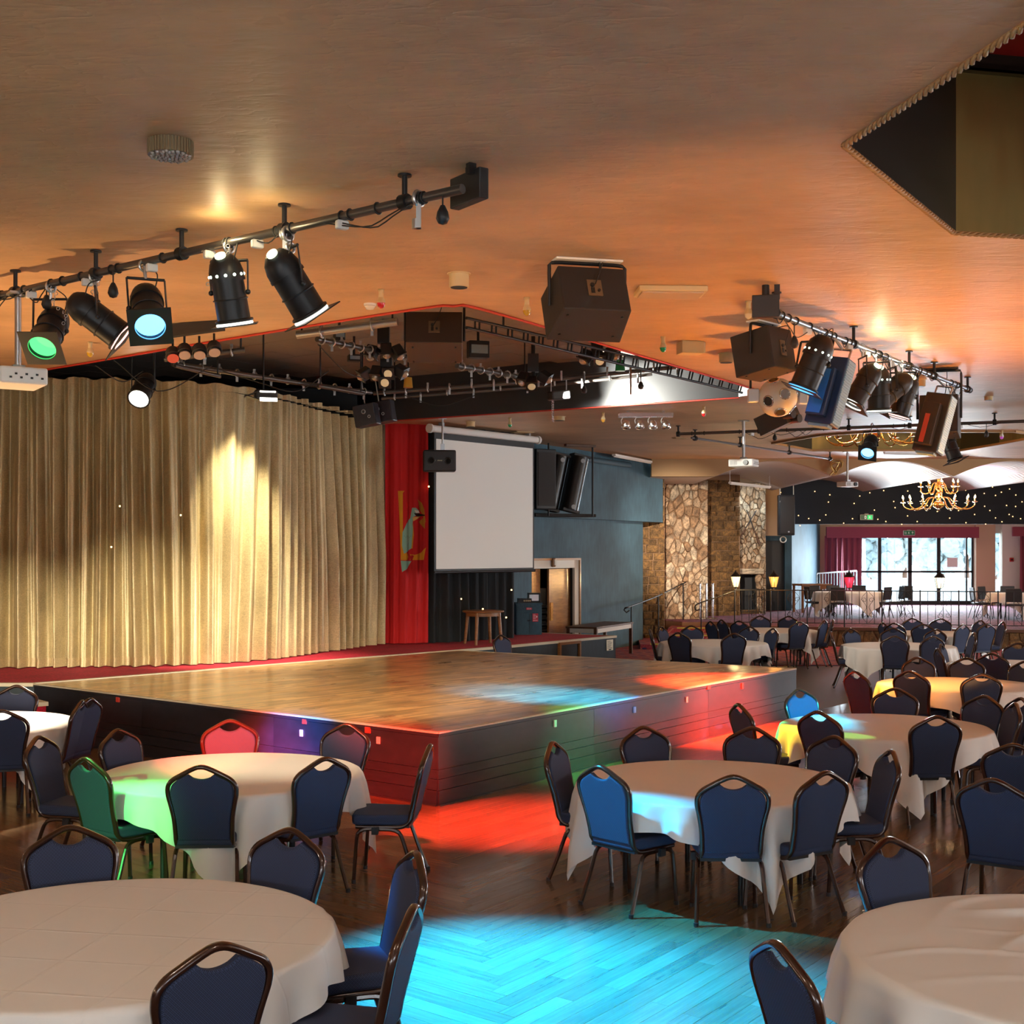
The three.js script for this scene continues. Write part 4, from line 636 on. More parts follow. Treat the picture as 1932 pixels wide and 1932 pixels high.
// table B
ch(1543, 1351, tabB, 'reddish brown backed chair overlapping the yellow patched cloth', { add: -4 });
ch(1768, 1356.5, tabB, 'dark chair, back to camera, right front of yellow patched table', { add: 0 });
ch(1393, 1334, tabB, 'chair edge-on at left of the yellow patched table, before red lit floor', { add: 6 });
ch(1507, 1307, tabB, 'bright blue lit chair at the far left of the yellow patched table', { add: 4 });
ch(1689, 1298, tabB, 'chair between yellow patched and orange tables, left of a purple-grey one', { add: 0 });
ch(1858, 1302, tabB, 'purple-grey chair before a dark chair, back right of yellow patched table', { add: 16 });
ch(1916, 1335, tabB, 'chair in profile at right picture edge, right of yellow patched table', { add: 8 });
// table Y
ch(1613, 1271, tabY, 'orange lit chair edge-on, left of the orange table', { add: -4 });
ch(1717, 1275, tabY, 'chair rimmed in orange at left front of the orange table', { add: 2 });
ch(1853, 1280.5, tabY, 'large dark chair, back to camera, front of the orange table', { add: 0 });
ch(1730.5, 1249.5, tabY, 'orange-brown chair at back left of the orange table', { add: 0 });
ch(1824, 1250, tabY, 'orange-brown chair with white handle slot behind the orange table', { add: 0 });
ch(1934, 1258, tabY, 'chair cut by right edge behind the orange table', { add: 0 });
// table W
ch(1768, 1232, tabW, 'nearer of two overlapping mauve chairs left of table behind the orange one', { add: -6 });
ch(1775, 1221, tabW, 'farther of two overlapping mauve chairs left of table behind the orange one', { add: 16 });
ch(1871, 1238, tabW, 'plum chair, back to camera, front of the table behind the orange one', { add: 0 });
ch(1921, 1213, tabW, 'chair at right edge before the terrace wall, behind orange table group', { add: 0 });
ch(1927, 1318, null, 'chair edge-on with red lit rail at the right picture edge', { turn: -78 });
// table E
ch(1567, 1196, tabE, 'chair with bronze legs, left end of the cream table right of platform', { add: -10 });
ch(1604, 1189.6, tabE, 'chair at far left of cream table right of platform, before terrace wall', { add: 4 });
ch(1688, 1203, tabE, 'chair facing away, front middle of cream table right of platform', { add: 0 });
ch(1761, 1199, tabE, 'darkest chair, right front of cream table right of platform', { add: 4 });
ch(1838, 1197, tabE, 'chair in profile at right of cream table right of platform', { add: 4 });
ch(1685, 1187, tabE, 'chair behind cream table right of platform, left of two', { add: 0 });
ch(1767, 1186.5, tabE, 'chair behind cream table right of platform, right of two', { add: 0 });
// table F
ch(1665, 1179, tabF, 'narrow edge-on chair at left of right-hand rear table', { add: -8 });
ch(1687, 1174.4, tabF, 'chair at back left of right-hand rear table', { add: 10 });
ch(1721, 1171.7, tabF, 'chair behind right-hand rear table, left of the middle two', { add: 0 });
ch(1774.7, 1171.7, tabF, 'chair behind right-hand rear table, right of the middle two', { add: 0 });
ch(1851, 1173, tabF, 'chair at back right of right-hand rear table', { add: 0 });
ch(1741.5, 1183, tabF, 'chair, back to camera, front left of right-hand rear table', { add: 0 });
ch(1818, 1189, tabF, 'blue-lit slim chair at front right of right-hand rear table', { add: 24 });
ch(1863, 1180, tabF, 'dark broad chair at right of right-hand rear table', { add: -20 });
ch(1893, 1176, tabF, 'rightmost chair of right-hand rear table, side-on before stone', { add: 6 });
// table D
ch(1340, 1175, tabD, 'thin edge-on chair left of left-hand rear table, by the steps', { add: -14 });
ch(1361, 1169.7, tabD, 'chair at back left of left-hand rear table by the steps', { add: 0 });
ch(1434, 1169, tabD, 'chair behind left-hand rear table, left of two', { add: 0 });
ch(1488, 1169, tabD, 'chair behind left-hand rear table, right of two', { add: 0 });
ch(1509, 1178.5, tabD, 'chair with bronze legs, front right of left-hand rear table', { add: 4 });
ch(1556, 1178, tabD, 'blue-fronted chair turned sideways at right of left-hand rear table', { add: 0 });
ch(1572, 1171.5, tabD, 'farther sideways chair at right of left-hand rear table', { add: 6 });
ch(1394, 1178.5, tabD, 'chair, back to camera, front left of left-hand rear table', { add: 0 });
// table C
ch(1226, 1190.5, tabC, 'edge-on chair at left end of cream table behind the platform', { add: -10 });
ch(1247, 1185.6, tabC, 'chair at far left of cream table behind the platform', { add: 12 });
ch(1304, 1181, tabC, 'chair facing camera behind cream table near the steps', { add: 0 });
ch(1280, 1195.4, tabC, 'grey-blue chair, front left of cream table behind the platform', { add: 0 });
ch(1385.7, 1196, tabC, 'dark chair, front right of cream table behind the platform', { add: 4 });
ch(1459, 1189, tabC, 'chair in profile at right of cream table behind the platform', { add: 6 });
ch(1415, 1183, tabC, 'chair facing camera at back right of cream table behind platform', { add: 0 });
// loose chairs
ch(1873, 1471.6, null, 'large chair turned away at right edge above the corner table', { turn: 145 });
ch(1913, 1405.5, null, 'chair cut by right edge behind the large turned chair', { turn: 152 });
ch(1676, 1620, tabQ, 'chair facing camera beyond the lower right corner table', { add: 4 });
ch(1464, 1794, tabQ, 'nearest chair at left of the lower right corner table, blue glint on rail', { add: -6 });
ch(944, 1198.5, null, 'single blue chair between platform and stage, in the middle distance', { turn: 52 });
// ---------- stage lighting hung from the ceiling ----------
const barAt = (X0, d0, ux, ud) => px => { const k = (px - CX) / F, t = (k * d0 - X0) / (ux - k * ud); return [X0 + ux * t, d0 + ud * t]; };
const BL = barAt(-.34, 7.93, -2.86, 2.27), BR = barAt(2.35, 11.8, 3.95, 6.0);
const onBar = (b, px, y) => { const [x, d] = b(px); return V(x, y, -d); };
const axes = (ix, iy, tw) => V(ix, -iy, tw).normalize();
const LENS = { warm: [1, .86, .62], white: [1, .95, .82], green: [.10, 1, .22], blue: [.10, .42, 1], pink: [1, .5, .42], cyan: [.1, .6, 1], off: null };
function parCan(o) {
  const C = o.C ? V(...o.C) : P(o.px, o.py, o.d), dir = axes(...o.dir), k = o.k || 1, R = .118 * k, L = .40 * k, t = thing('stage_lamp', o.label, 'stage lamp', C, 0, 'black can stage lamps');
  const loc = g => orient(g, dir); const zc = g => { g.rotateX(Math.PI / 2); return g; }; // cylinder axis onto +z
  mesh('lamp_body', loc(merge([zc(new THREE.CylinderGeometry(R, R * .97, L * .72, 28, 1, true)).translate(0, 0, L * .14), zc(new THREE.CylinderGeometry(R * 1.08, R * 1.08, .02, 28)).translate(0, 0, -L * .22), tor(R * 1.02, .006, 28, 6).translate(0, 0, L * .12), tor(R * 1.06, .012, 28, 8).translate(0, 0, L * .5)])), M.blackMetal, t);
  const cap = mesh('rear_cap', loc(lathe([[R * 1.05, 0], [R * 1.04, .06 * k], [R * .9, .12 * k], [R * .62, .165 * k], [R * .45, .18 * k], [R * .0, .18 * k]], 24).rotateX(-Math.PI / 2).translate(0, 0, -L * .22)), M.blackMetal, t);
  if (o.vent) { const v = []; for (let i = 0; i < 12; i++) { const a = i / 12 * 6.2832; v.push(tr(sph(.012, 8), R * 1.02 * Math.cos(a), R * 1.02 * Math.sin(a), -L * .3)); } mesh('vent', loc(merge(v)), glow(.8, 1, .75, 5), cap); }
  if (o.top) { const n = dir.clone().multiplyScalar(-.86).add(V(-.05, -.1, .62)).normalize(), q = dir.clone().multiplyScalar(-(L * .22 + .06 * k)).addScaledVector(n, R * 1.14); mesh('rear_opening', orient(cyl(R * .34, R * .34, .012, 20).rotateX(Math.PI / 2), n, q), glow(.8, .9, .62, 2.4), cap); }
  const gf = new THREE.Shape(); const w = R * 1.36; gf.moveTo(-w, -w); gf.lineTo(w, -w); gf.lineTo(w, w); gf.lineTo(-w, w); gf.closePath(); gf.holes.push(new THREE.Path().absarc(0, 0, R * .96, 0, 6.2832, true));
  if (!o.noGel) mesh('gel_frame', loc(new THREE.ExtrudeGeometry(gf, { depth: .008, bevelEnabled: false, curveSegments: 20 }).translate(0, 0, L * .5 + .03)), M.blackMetal, t);
  const c = LENS[o.on || 'off']; mesh('lens', loc(zc(new THREE.CylinderGeometry(R * .95, R * .95, .006, 28)).translate(0, 0, L * (o.noGel ? .5 : .46))), c ? glow(...c, o.glow || 6) : M.blackGloss, t);
  if (c && !o.noGel) mesh('lamp_rim', loc(merge([tor(R * 1.05, .009, 28, 6).translate(0, 0, L * .5 + .022), tor(R * .97, .005, 28, 6).translate(0, 0, L * .5 + .026)])), glow(...c, (o.glow || 6) * .5), t);
  // yoke up to the clamp
  const B = (o.bar || C.clone().add(V(0, .33, 0))).clone().sub(C), side = V().crossVectors(dir, V(0, 1, 0)); if (side.length() < .3 || o.side) side.set(...(o.side || [1, 0, 0])); side.normalize();
  const up = V(0, 1, 0), top = up.clone().multiplyScalar(Math.max(.16, B.y - .1)), a = side.clone().multiplyScalar(R + .022), b = a.clone().negate();
  const at = a.clone().add(top).add(V(B.x, 0, B.z).multiplyScalar(.6)), bt = b.clone().add(top).add(V(B.x, 0, B.z).multiplyScalar(.6));
  mesh('yoke', [beam(a, at, .028, .008), beam(b, bt, .028, .008), rod(at, bt, .011, 6), sph(.02, 8, a.x, a.y, a.z), sph(.02, 8, b.x, b.y, b.z)], M.blackMetal, t);
  const m = at.clone().add(bt).multiplyScalar(.5); mesh('clamp', [rod(m, B, .014, 6), tor(.04, .012, 14, 6, B.x, B.y, B.z, 0, Math.PI / 4)], M.steel, t);
  if (o.chain) { const g = []; for (let i = 0; i < 11; i++) { const p = B.clone().lerp(b.clone().add(V(0, .06, 0)), i / 10).add(V(.03 * Math.sin(i), 0, .03)); g.push(tor(.013, .003, 8, 4, p.x, p.y, p.z, 0, i * 1.57, 0)); } mesh('safety_chain', g, M.steel, t); }
  const e = dir.clone().multiplyScalar(-L * .5).add(V(0, .02, 0)); mesh('cable', tube([e, e.clone().add(V(.06, -.04, .05)), e.clone().add(V(.1, .12, .04)), B.clone().add(V(.05, -.02, 0))], .005, 16, 5), M.cable, t);
  return { C, dir, L, front: C.clone().addScaledVector(dir, L * .5 + .04) };
}
function lightingBar(name, A, B, label, drops, r = .03, m = M.pipe) {
  const t = thing('lighting_bar', label, 'lighting bar', [0, 0, 0]); A = V(...A); B = V(...B); const L = A.distanceTo(B), n = B.clone().sub(A).normalize();
  mesh('pipe', [rod(A, B, r, 12)], m, t);
  drops.forEach(s => { const p = A.clone().lerp(B, s); const h = mesh('hanger', [rod(p, V(p.x, CEIL - .005, p.z), .018, 8), orient(cyl(.05, .05, .06, 12).rotateX(Math.PI / 2), n, p)], M.blackMetal, t); mesh('ceiling_fixing', cyl(.045, .045, .012, 12, p.x, CEIL - .008, p.z), M.blackMetal, h); });
  return { t, A, B, at: s => A.clone().lerp(B, s), n };
}
const Rb = rng(40);
function barTrim(b, sockets, plugs, cabs) { // sockets, hanging plugs and cable runs along a bar
  sockets.forEach(s => { const p = b.at(s); mesh('socket', [rb(.085, .06, .05, .012, p.x, p.y - .055, p.z, 0, .6, 0)], M.plug, b.t); });
  plugs.forEach(([s, l]) => { const p = b.at(s); mesh('hanging_plug', [rod([p.x, p.y, p.z + .02], [p.x, p.y - l, p.z + .02], .006, 6), lathe([[0, 0], [.028, .01], [.042, .04], [.034, .08], [.014, .12], [0, .125]], 12, p.x, p.y - l - .11, p.z + .02)], M.black, b.t); });
  const g = []; for (let i = 0; i < cabs; i++) { const s = Rb() * .9, e = Math.min(1, s + .04 + .1 * Rb()), p = b.at(s), q = b.at(e), m = p.clone().lerp(q, .5); m.y -= .05 + .12 * Rb(); m.z += .03; g.push(tube([p.clone().add(V(0, .02, .02)), p.clone().lerp(m, .6).add(V(0, -.01, .02)), m, q.clone().add(V(0, .02, .01))], .005, 14, 5)); }
  for (let i = 0; i < cabs * 2; i++) { const p = b.at(Rb()); g.push(orient(tor(.036, .006, 12, 5), b.n, p)); }
  if (g.length) mesh('cables', g, M.cable, b.t);
}
const bar1 = lightingBar('', [-.30, 4.655, -7.90], [-6.6, 4.64, -12.9], 'long dark lighting bar crossing ceiling at upper left', [.06, .2, .34, .475, .62, .8]);
barTrim(bar1, [.13, .235, .3, .385, .49, .59], [[.02, .09], [.445, .12], [.56, .1]], 12);
const bar2 = lightingBar('', [2.35, 4.63, -11.8], [6.3, 4.66, -17.85], 'steel lighting bar at right crowded with lamps and effect boxes', [.02, .32, .6, .75, .98], .03, M.pipeBlue);
barTrim(bar2, [.13, .3, .38, .5], [[.08, .16]], 14);
const bar3 = lightingBar('', [3.15, 4.67, -24.6], [9.6, 4.67, -21.8], 'thin black lighting bar running level across the far ceiling', [.0, .22, .45, .6, .8, .95], .028);
barTrim(bar3, [.2, .72, .9], [[.26, .08], [.78, .15], [.88, .15]], 6);
const bar4 = lightingBar('', [3.5, 4.66, -25.3], [7.67, 4.66, -31.1], 'slim pale metal bar slanting away below the far lighting bar', [.02, .3, .65, .98], .025, M.pipeBlue);
// end boxes of the bars
for (const [c, y, lab, a] of [[[-.21, 8.0], 4.705, 'flat black box on the near end of the upper left lighting bar', 35], [[2.27, 11.62], 4.64, 'flat black box on the near end of the right lighting bar', -12]]) {
  const t = thing('junction_box', lab, 'box', [c[0], y, -c[1]], a * D2R); const s = a > 0; mesh('housing', s ? rb(.07, .19, .34, .008, 0, 0, -.1) : rb(.24, .2, .08, .008), M.black, t); mesh('post', [cyl(.035, .035, CEIL - y - .06, 10, 0, (CEIL - y + .06) / 2, s ? -.08 : 0), bx(.05, CEIL - y - .06, .04, s ? -.05 : .1, (CEIL - y + .06) / 2, 0)], M.blackMetal, t);
}
// cans on the upper left bar
const B1 = px => onBar(BL, px, 4.62), dL = px => BL(px)[1];
const can1 = parCan({ px: 94, py: 625, d: dL(93), dir: [-.02, .70, .7], on: 'green', glow: 1.8, bar: B1(96), chain: 1, label: 'green lit can lamp facing the room, leftmost on upper left bar' });
const can2 = parCan({ px: 186, py: 603, d: dL(182), dir: [.80, .62, -.2], on: 'pink', glow: 5, bar: B1(178), chain: 1, label: 'can lamp pointing sideways right with pinkish rim, beside the green lamp' });
const can3 = parCan({ px: 279, py: 584, d: dL(275), dir: [.26, .66, .66], on: 'blue', glow: 5, bar: B1(272), label: 'can lamp with bright blue lens on upper left bar' });
const can4 = parCan({ px: 433, py: 552, d: dL(433), dir: [.12, .94, -.22], on: 'white', glow: 7, bar: B1(432), vent: 1, top: 1, chain: 1, side: [1, 0, .2], label: 'upright can lamp with glowing vent slots on upper left bar' });
const can5 = parCan({ px: 555, py: 541, d: dL(545), dir: [.47, .80, -.32], on: 'white', glow: 7, bar: B1(538), top: 1, label: 'can lamp tilted right with lit gel frame, rightmost on upper left bar' });
tag(mesh('hook_clamp', [orient(tor(.045, .014, 14, 8), bar1.n, B1(543)), beam(B1(538), B1(538).add(V(0, -.14, 0)), .04, .03), orient(tor(.035, .012, 12, 6, 0, -.1, 0), bar1.n, B1(548))], M.steel), 'steel hook clamp above the rightmost can lamp on upper left bar', 'clamp');
tag(mesh('hook_clamp', [orient(tor(.045, .014, 14, 8), bar1.n, onBar(BL, 790, 4.655)), beam(onBar(BL, 790, 4.64), onBar(BL, 790, 4.47), .045, .03), cyl(.03, .03, .06, 8, onBar(BL, 786, 4.49).x, 4.5, onBar(BL, 786, 4.5).z)], M.steel), 'empty steel hook clamp near right end of upper left bar', 'clamp');
// cans and effects on the right bar
const B2 = px => onBar(BR, px, 4.63), dR = px => BR(px)[1];
const can6 = parCan({ px: 1533, py: 690, d: dR(1545), dir: [-.36, .9, -.1], on: 'blue', glow: 4, bar: B2(1548), vent: 1, k: 1.15, side: [1, 0, .3], label: 'large can lamp with lit vent dots, leftmost on the right bar' });
const can7 = parCan({ px: 1628, py: 730, d: dR(1626), dir: [-.5, .82, .02], on: 'white', glow: 5, bar: B2(1627), top: 1, label: 'can lamp tilted left just right of the blue effect box' });
const can8 = parCan({ px: 1658, py: 738, d: dR(1652), dir: [.03, 1, -.08], on: 'white', glow: 7, bar: B2(1650), vent: 1, top: 1, side: [1, 0, .3], label: 'upright can lamp with bright lower rim, middle of the right bar' });
const can9 = parCan({ px: 1683, py: 738, d: dR(1684), dir: [-.76, .62, .1], bar: B2(1678), label: 'unlit brownish can lamp lying left, behind upright lamp on right bar' });
const can10 = parCan({ px: 1706, py: 752, d: dR(1702), dir: [-.28, .94, -.1], on: 'pink', glow: 6, bar: B2(1700), top: 1, side: [1, 0, .3], label: 'can lamp with pinkish lit rim, rightmost of cluster on right bar' });
const can11 = parCan({ px: 1794, py: 845, d: 19.6, dir: [.28, .92, .2], bar: P(1799, 806, 19.6).setY(CEIL - .01), k: .9, label: 'small dark unlit can lamp hanging right of the red-striped effect box' });
const can12 = parCan({ px: 1641, py: 841, d: 23.2, dir: [-.36, .62, .66], on: 'blue', glow: 7, bar: P(1646, 803, 23.2), label: 'can lamp with pale blue lens on the far lighting bar' });
function slabAt(px, py, d, long, wide) { const a = axes(...long), b = axes(...wide); b.addScaledVector(a, -a.dot(b)).normalize(); const c = V().crossVectors(b, a).normalize(); return new THREE.Matrix4().makeBasis(b, a, c).setPosition(P(px, py, d)); }
function effectBox(px, py, d, label, accent, sideM, k = 1, hp, hue) {
  const m = slabAt(px, py, d, [.27, -.96, -.05], [.75, .12, .62]), t = thing('effect_light', label, 'effect light'); t.applyMatrix4(m);
  mesh('housing', [rb(.30 * k, .70 * k, .20 * k, .012, 0, 0, 0), rb(.2 * k, .5 * k, .1 * k, .01, -.02, -.04, .13 * k)], hue || M.black, t);
  mesh('side_panel', bx(.012, .66 * k, .17 * k, .155 * k, 0, 0), sideM, t); const r = []; for (let i = 0; i < 24; i++) r.push(bx(.006, .012 * k, .16 * k, .163 * k, (-.3 + i * .0262) * k, 0)); mesh('fin', r, sideM, t);
  mesh('stripe', bx((hue ? .15 : .055) * k, (hue ? .46 : .34) * k, .012, -.03, (hue ? -.04 : -.1) * k, .185 * k), accent, t); mesh('lens_window', bx(.22 * k, .05, .1, 0, -.352 * k, .02), M.grille, t);
  mesh('yoke', [rod([-.1, .34 * k, 0], [-.1, .46 * k, -.02], .012, 6), rod([.1, .34 * k, 0], [.1, .46 * k, -.02], .012, 6), rod([-.1, .46 * k, -.02], [.1, .46 * k, -.02], .012, 6)], M.chrome, t);
  const inv = m.clone().invert(), top = V(0, .46 * k, -.02), w = top.clone().applyMatrix4(m), bp = hp.clone(); mesh('clamp', rod(top, bp.applyMatrix4(inv), .014, 6), M.steel, t); return t;
}
effectBox(1566, 740, dR(1572), 'black and blue slab effect light with grey ribbed side on right bar', mat(.02, .16, .5, .4), M.grille, 1, B2(1572), mat(.012, .03, .085, .4));
effectBox(1763, 800, dR(1766), 'black slab effect light with red stripe and pale side on right bar', M.redTape, mat(.45, .6, .66, .5), 1.08, B2(1766));
// loudspeakers under the ceiling
function boxSpeaker(px, py, d, w, h, dp, yaw, pitch, label, plateTop, o = {}) {
  const C = P(px, py, d), t = thing('ceiling_speaker', label, 'speaker', C, 0), q = new THREE.Matrix4().makeRotationFromEuler(new THREE.Euler(pitch * D2R, yaw * D2R, 0, 'YXZ'));
  const g = rb(w, h, dp, .012); { const p = g.attributes.position; for (let i = 0; i < p.count; i++) { const z = p.getZ(i) / dp; p.setX(i, p.getX(i) * (1 - (o.taper ?? .12) * z)); if (o.round && p.getY(i) < 0 && z < 0) p.setY(i, p.getY(i) * (1 - .25 * Math.pow(Math.abs(p.getX(i) / w) * 2, 2))); } g.computeVertexNormals(); }
  mesh('cabinet', g.applyMatrix4(q), o.mat || M.speaker, t);
  mesh('connector_plate', merge([bx(w * .2, h * .36, .012, o.px || 0, 0, dp / 2 + .004)]).applyMatrix4(q), M.plate, t);
  mesh('connector', merge([cyl(.018, .018, .02, 10, (o.px || 0) - .02, .02, dp / 2 + .014, Math.PI / 2), cyl(.012, .012, .02, 10, (o.px || 0) + .03, -.03, dp / 2 + .014, Math.PI / 2), bx(.03, .05, .01, (o.px || 0) - .02, -.03, dp / 2 + .012)]).applyMatrix4(q), M.black, t);
  const bo = []; for (const [a, b] of [[-.38, .3], [.38, .3], [-.38, -.3], [.38, -.3]]) bo.push(cyl(.012, .012, .012, 8, a * w, -h / 2 - .003, b * dp)); mesh('bolt', merge(bo).applyMatrix4(q), M.black, t);
  const hs = w / 2 + .02, top = plateTop - C.y, rot = new THREE.Matrix4().makeRotationY(yaw * D2R);
  mesh('bracket', merge([tube([[-hs, -.02, 0], [-hs, h * .35, 0], [-hs, top - .08, 0], [-hs + .03, top - .04, 0], [0, top - .035, 0], [hs - .03, top - .04, 0], [hs, top - .08, 0], [hs, h * .35, 0], [hs, -.02, 0]], .016, 40, 7)]).applyMatrix4(rot), M.blackMetal, t);
  mesh('ceiling_plate', merge([rb(w * .95, .02, .16, .008, 0, top - .012, 0)]).applyMatrix4(rot), o.plate || M.white, t);
  mesh('cable', tube([V(o.px || 0, .02, dp / 2 + .03).applyMatrix4(q), V(.08, h * .5, dp / 2 + .06).applyMatrix4(q), V(.1, top * .8, 0), V(.1, top, 0)], .005, 16, 5), M.cable, t);
}
boxSpeaker(1108, 575, 10.6, .60, .42, .44, 14, -26, 'big brown-black loudspeaker under orange ceiling, upper centre', CEIL - .0);
boxSpeaker(1441, 668, 13.5, .46, .44, .46, 47, -10, 'brown-black loudspeaker above the white globe light at right', CEIL - .0, { taper: .05 });
boxSpeaker(1772, 787, 16.9, .5, .5, .42, -20, -8, 'dark loudspeaker half hidden behind red-striped effect light', CEIL - .0, { mat: M.black, plate: M.blackMetal });
boxSpeaker(820, 640, 15.0, .64, .42, .5, 2, -24, 'old brown loudspeaker hanging inside the dark recess', 5.58, { round: 1, taper: 0, plate: M.blackMetal, mat: mat(.05, .026, .018, .7) });
{ // white globe effect
  const C = P(1467, 750, 14.4), t = thing('globe_light', 'white globe effect light with round black portholes and side arms', 'effect light', C);
  mesh('globe', sph(.215, 36, 0, 0, 0), mat(.72, .62, .48, .4), t);
  for (const [a, b] of [[.18, .08], [-.72, -.28], [.05, -.98], [-.6, 1.0], [1.5, .3], [1.4, -.7]]) { const n = V(Math.sin(a) * Math.cos(b), Math.sin(b), Math.cos(a) * Math.cos(b)); const p = mesh('porthole', [orient(tor(.056, .012, 24, 8), n, n.clone().multiplyScalar(.207))], M.chrome, t); mesh('lens', orient(cyl(.05, .05, .012, 20).rotateX(Math.PI / 2), n, n.clone().multiplyScalar(.211)), b === .08 ? M.grey : M.blackGloss, p); }
  mesh('arm_box', rb(.12, .15, .1, .015, -.27, .02, 0), M.white, t); mesh('arm_box', rb(.10, .15, .1, .015, .28, 0, 0), M.white, t);
  mesh('yoke', [rod([-.3, .02, 0], [-.3, .36, 0], .014, 6), rod([.3, .02, 0], [.3, .36, 0], .014, 6), rod([-.3, .36, 0], [.3, .36, 0], .014, 6), rod([0, .36, 0], [0, CEIL - C.y, 0], .018, 6)], M.blackMetal, t);
  const D = P(1464, 790, 15.3), s = thing('scanner_light', 'black box scanner light with twin barrels below the white globe', 'effect light', D, .7);
  mesh('housing', [bx(.3, .22, .42, .03, 0, 0, -.3, 0, .25)], M.speaker, s); mesh('barrel', [cyl(.05, .05, .14, 16, -.12, .02, .28, Math.PI / 2), cyl(.05, .05, .14, 16, .02, -.02, .26, Math.PI / 2)], M.blackMetal, s); mesh('hanger', rod([0, .1, 0], [0, CEIL - D.y, 0], .016, 6), M.blackMetal, s);
}
// projectors
function projector(c, label, poleTop, yaw, k = 1) {
  const t = thing('projector', label, 'projector', c, yaw);
  mesh('housing', rb(.40 * k, .12 * k, .32 * k, .02), M.white, t); mesh('lens', [cyl(.045, .05, .05, 18, .09 * k, 0, .17 * k, Math.PI / 2)], M.blackGloss, t);
  const pt = []; for (let i = 0; i < 7; i++) pt.push(bx(.02, .016, .006, .202 * k, -.02 + .03 * (i % 2), (-.12 + i * .035) * k, 0, Math.PI / 2, 0)); mesh('port', pt, M.black, t);
  const vt = []; for (let i = 0; i < 6; i++) vt.push(bx(.006, .07, .006, (-.16 + i * .02) * k, 0, .162 * k)); mesh('vent', vt, M.grey, t);
  mesh('pole', [cyl(.028, .028, poleTop - c.y - .08, 12, 0, (poleTop - c.y + .06) / 2, 0), bx(.16, .02, .16, 0, poleTop - c.y - .01, 0), bx(.1, .05, .1, 0, .085, 0)], M.steel, t); return t;
}
projector(P(34, 714, 11), 'white ceiling projector hung from pole, cut by left edge', 4.64, -1.0, 1.2);
projector(P(1403, 874, 23.6), 'white ceiling projector on pole right of centre, before brown beam', CEIL, -.5, 1.15);
projector(P(1599, 914, 31), 'white projector on dark pole under the terrace vaults', CEIL, .5, 1);
// ceiling fittings
{ const C = atYc(322, 266), t = thing('ceiling_light', 'round ribbed glass ceiling light, unlit, at upper left', 'ceiling light', C); mesh('rim', [cyl(.125, .125, .085, 40, 0, -.045, 0)], mat(.2, .15, .09, .35, .4), t); const f = []; for (let i = 0; i < 40; i++) { const a = i / 40 * 6.2832; f.push(cyl(.007, .007, .085, 5, .125 * Math.cos(a), -.045, .125 * Math.sin(a))); } mesh('rib', f, mat(.25, .18, .1, .3, .4), t); const b = []; for (let i = 0; i < 60; i++) { const r = .115 * Math.sqrt((i + .5) / 60), a = i * 2.4; b.push(sph(.013, 6, r * Math.cos(a), -.088, r * Math.sin(a))); } mesh('glass_bead', b, mat(.4, .36, .34, .12, .2), t); }
function atYc(px, py) { const d = F * (CEIL - EYE) / (HY - py); return P(px, py, d); }
function downlight(px, py, label, r = .08, h = .12, m = M.cream) { const C = atYc(px, py), t = thing('downlight', label, 'downlight', C); mesh('can', [cyl(r, r, h, 24, 0, -h / 2, 0)], m, t); mesh('opening', cyl(r * .85, r * .85, .004, 24, 0, -h - .001, 0), M.black, t); mesh('collar', cyl(r * 1.2, r * 1.2, .008, 24, 0, -.004, 0), m, t); }
downlight(866, 516, 'beige cylinder downlight left of the big loudspeaker', .085, .12);
downlight(1370, 667, 'beige cylinder downlight left of the globe light loudspeaker', .085, .11);
downlight(888, 795, 'small beige cylinder downlight near the screen case', .08, .1);
downlight(1055, 786, 'flat beige round downlight on ceiling right of the recess', .1, .07);
downlight(1735, 716, 'beige cylinder downlight right of the lamp cluster', .08, .1);
downlight(1865, 748, 'small beige fitting alone on far right ceiling', .06, .06);
{ const C = atYc(698, 573), t = thing('smoke_detector', 'white round smoke detector by the red festoon bulb', 'smoke detector', C); mesh('base', cyl(.06, .06, .02, 20, 0, -.01, 0), M.white, t); mesh('sensor', lathe([[0, -.06], [.035, -.055], [.05, -.03], [.058, -.018], [0, -.018]], 20), M.offwhite, t); }
{ const C = atYc(1265, 545), t = thing('ceiling_panel_light', 'flat rectangular ceiling fitting right of the big loudspeaker', 'ceiling light', C, .05); mesh('housing', rb(.62, .05, .34, .01, 0, -.025, 0), M.cream, t); mesh('diffuser', rb(.56, .02, .28, .008, 0, -.055, 0), M.beige, t);
  const D = atYc(1302, 645), u = thing('ceiling_box', 'small beige cube fitting on orange ceiling before the loudspeaker', 'box', D, .2); mesh('housing', rb(.26, .14, .2, .008, 0, -.07, 0), M.cream, u); mesh('cover', rb(.03, .12, .17, .005, .14, -.07, 0), M.trim, u); }
const bulbCol = { red: [.55, .012, .015], yellow: [.5, .30, .02], green: [.02, .30, .10], amber: [.75, .38, .05], clear: [.8, .7, .5], purple: [.5, .05, .4] };
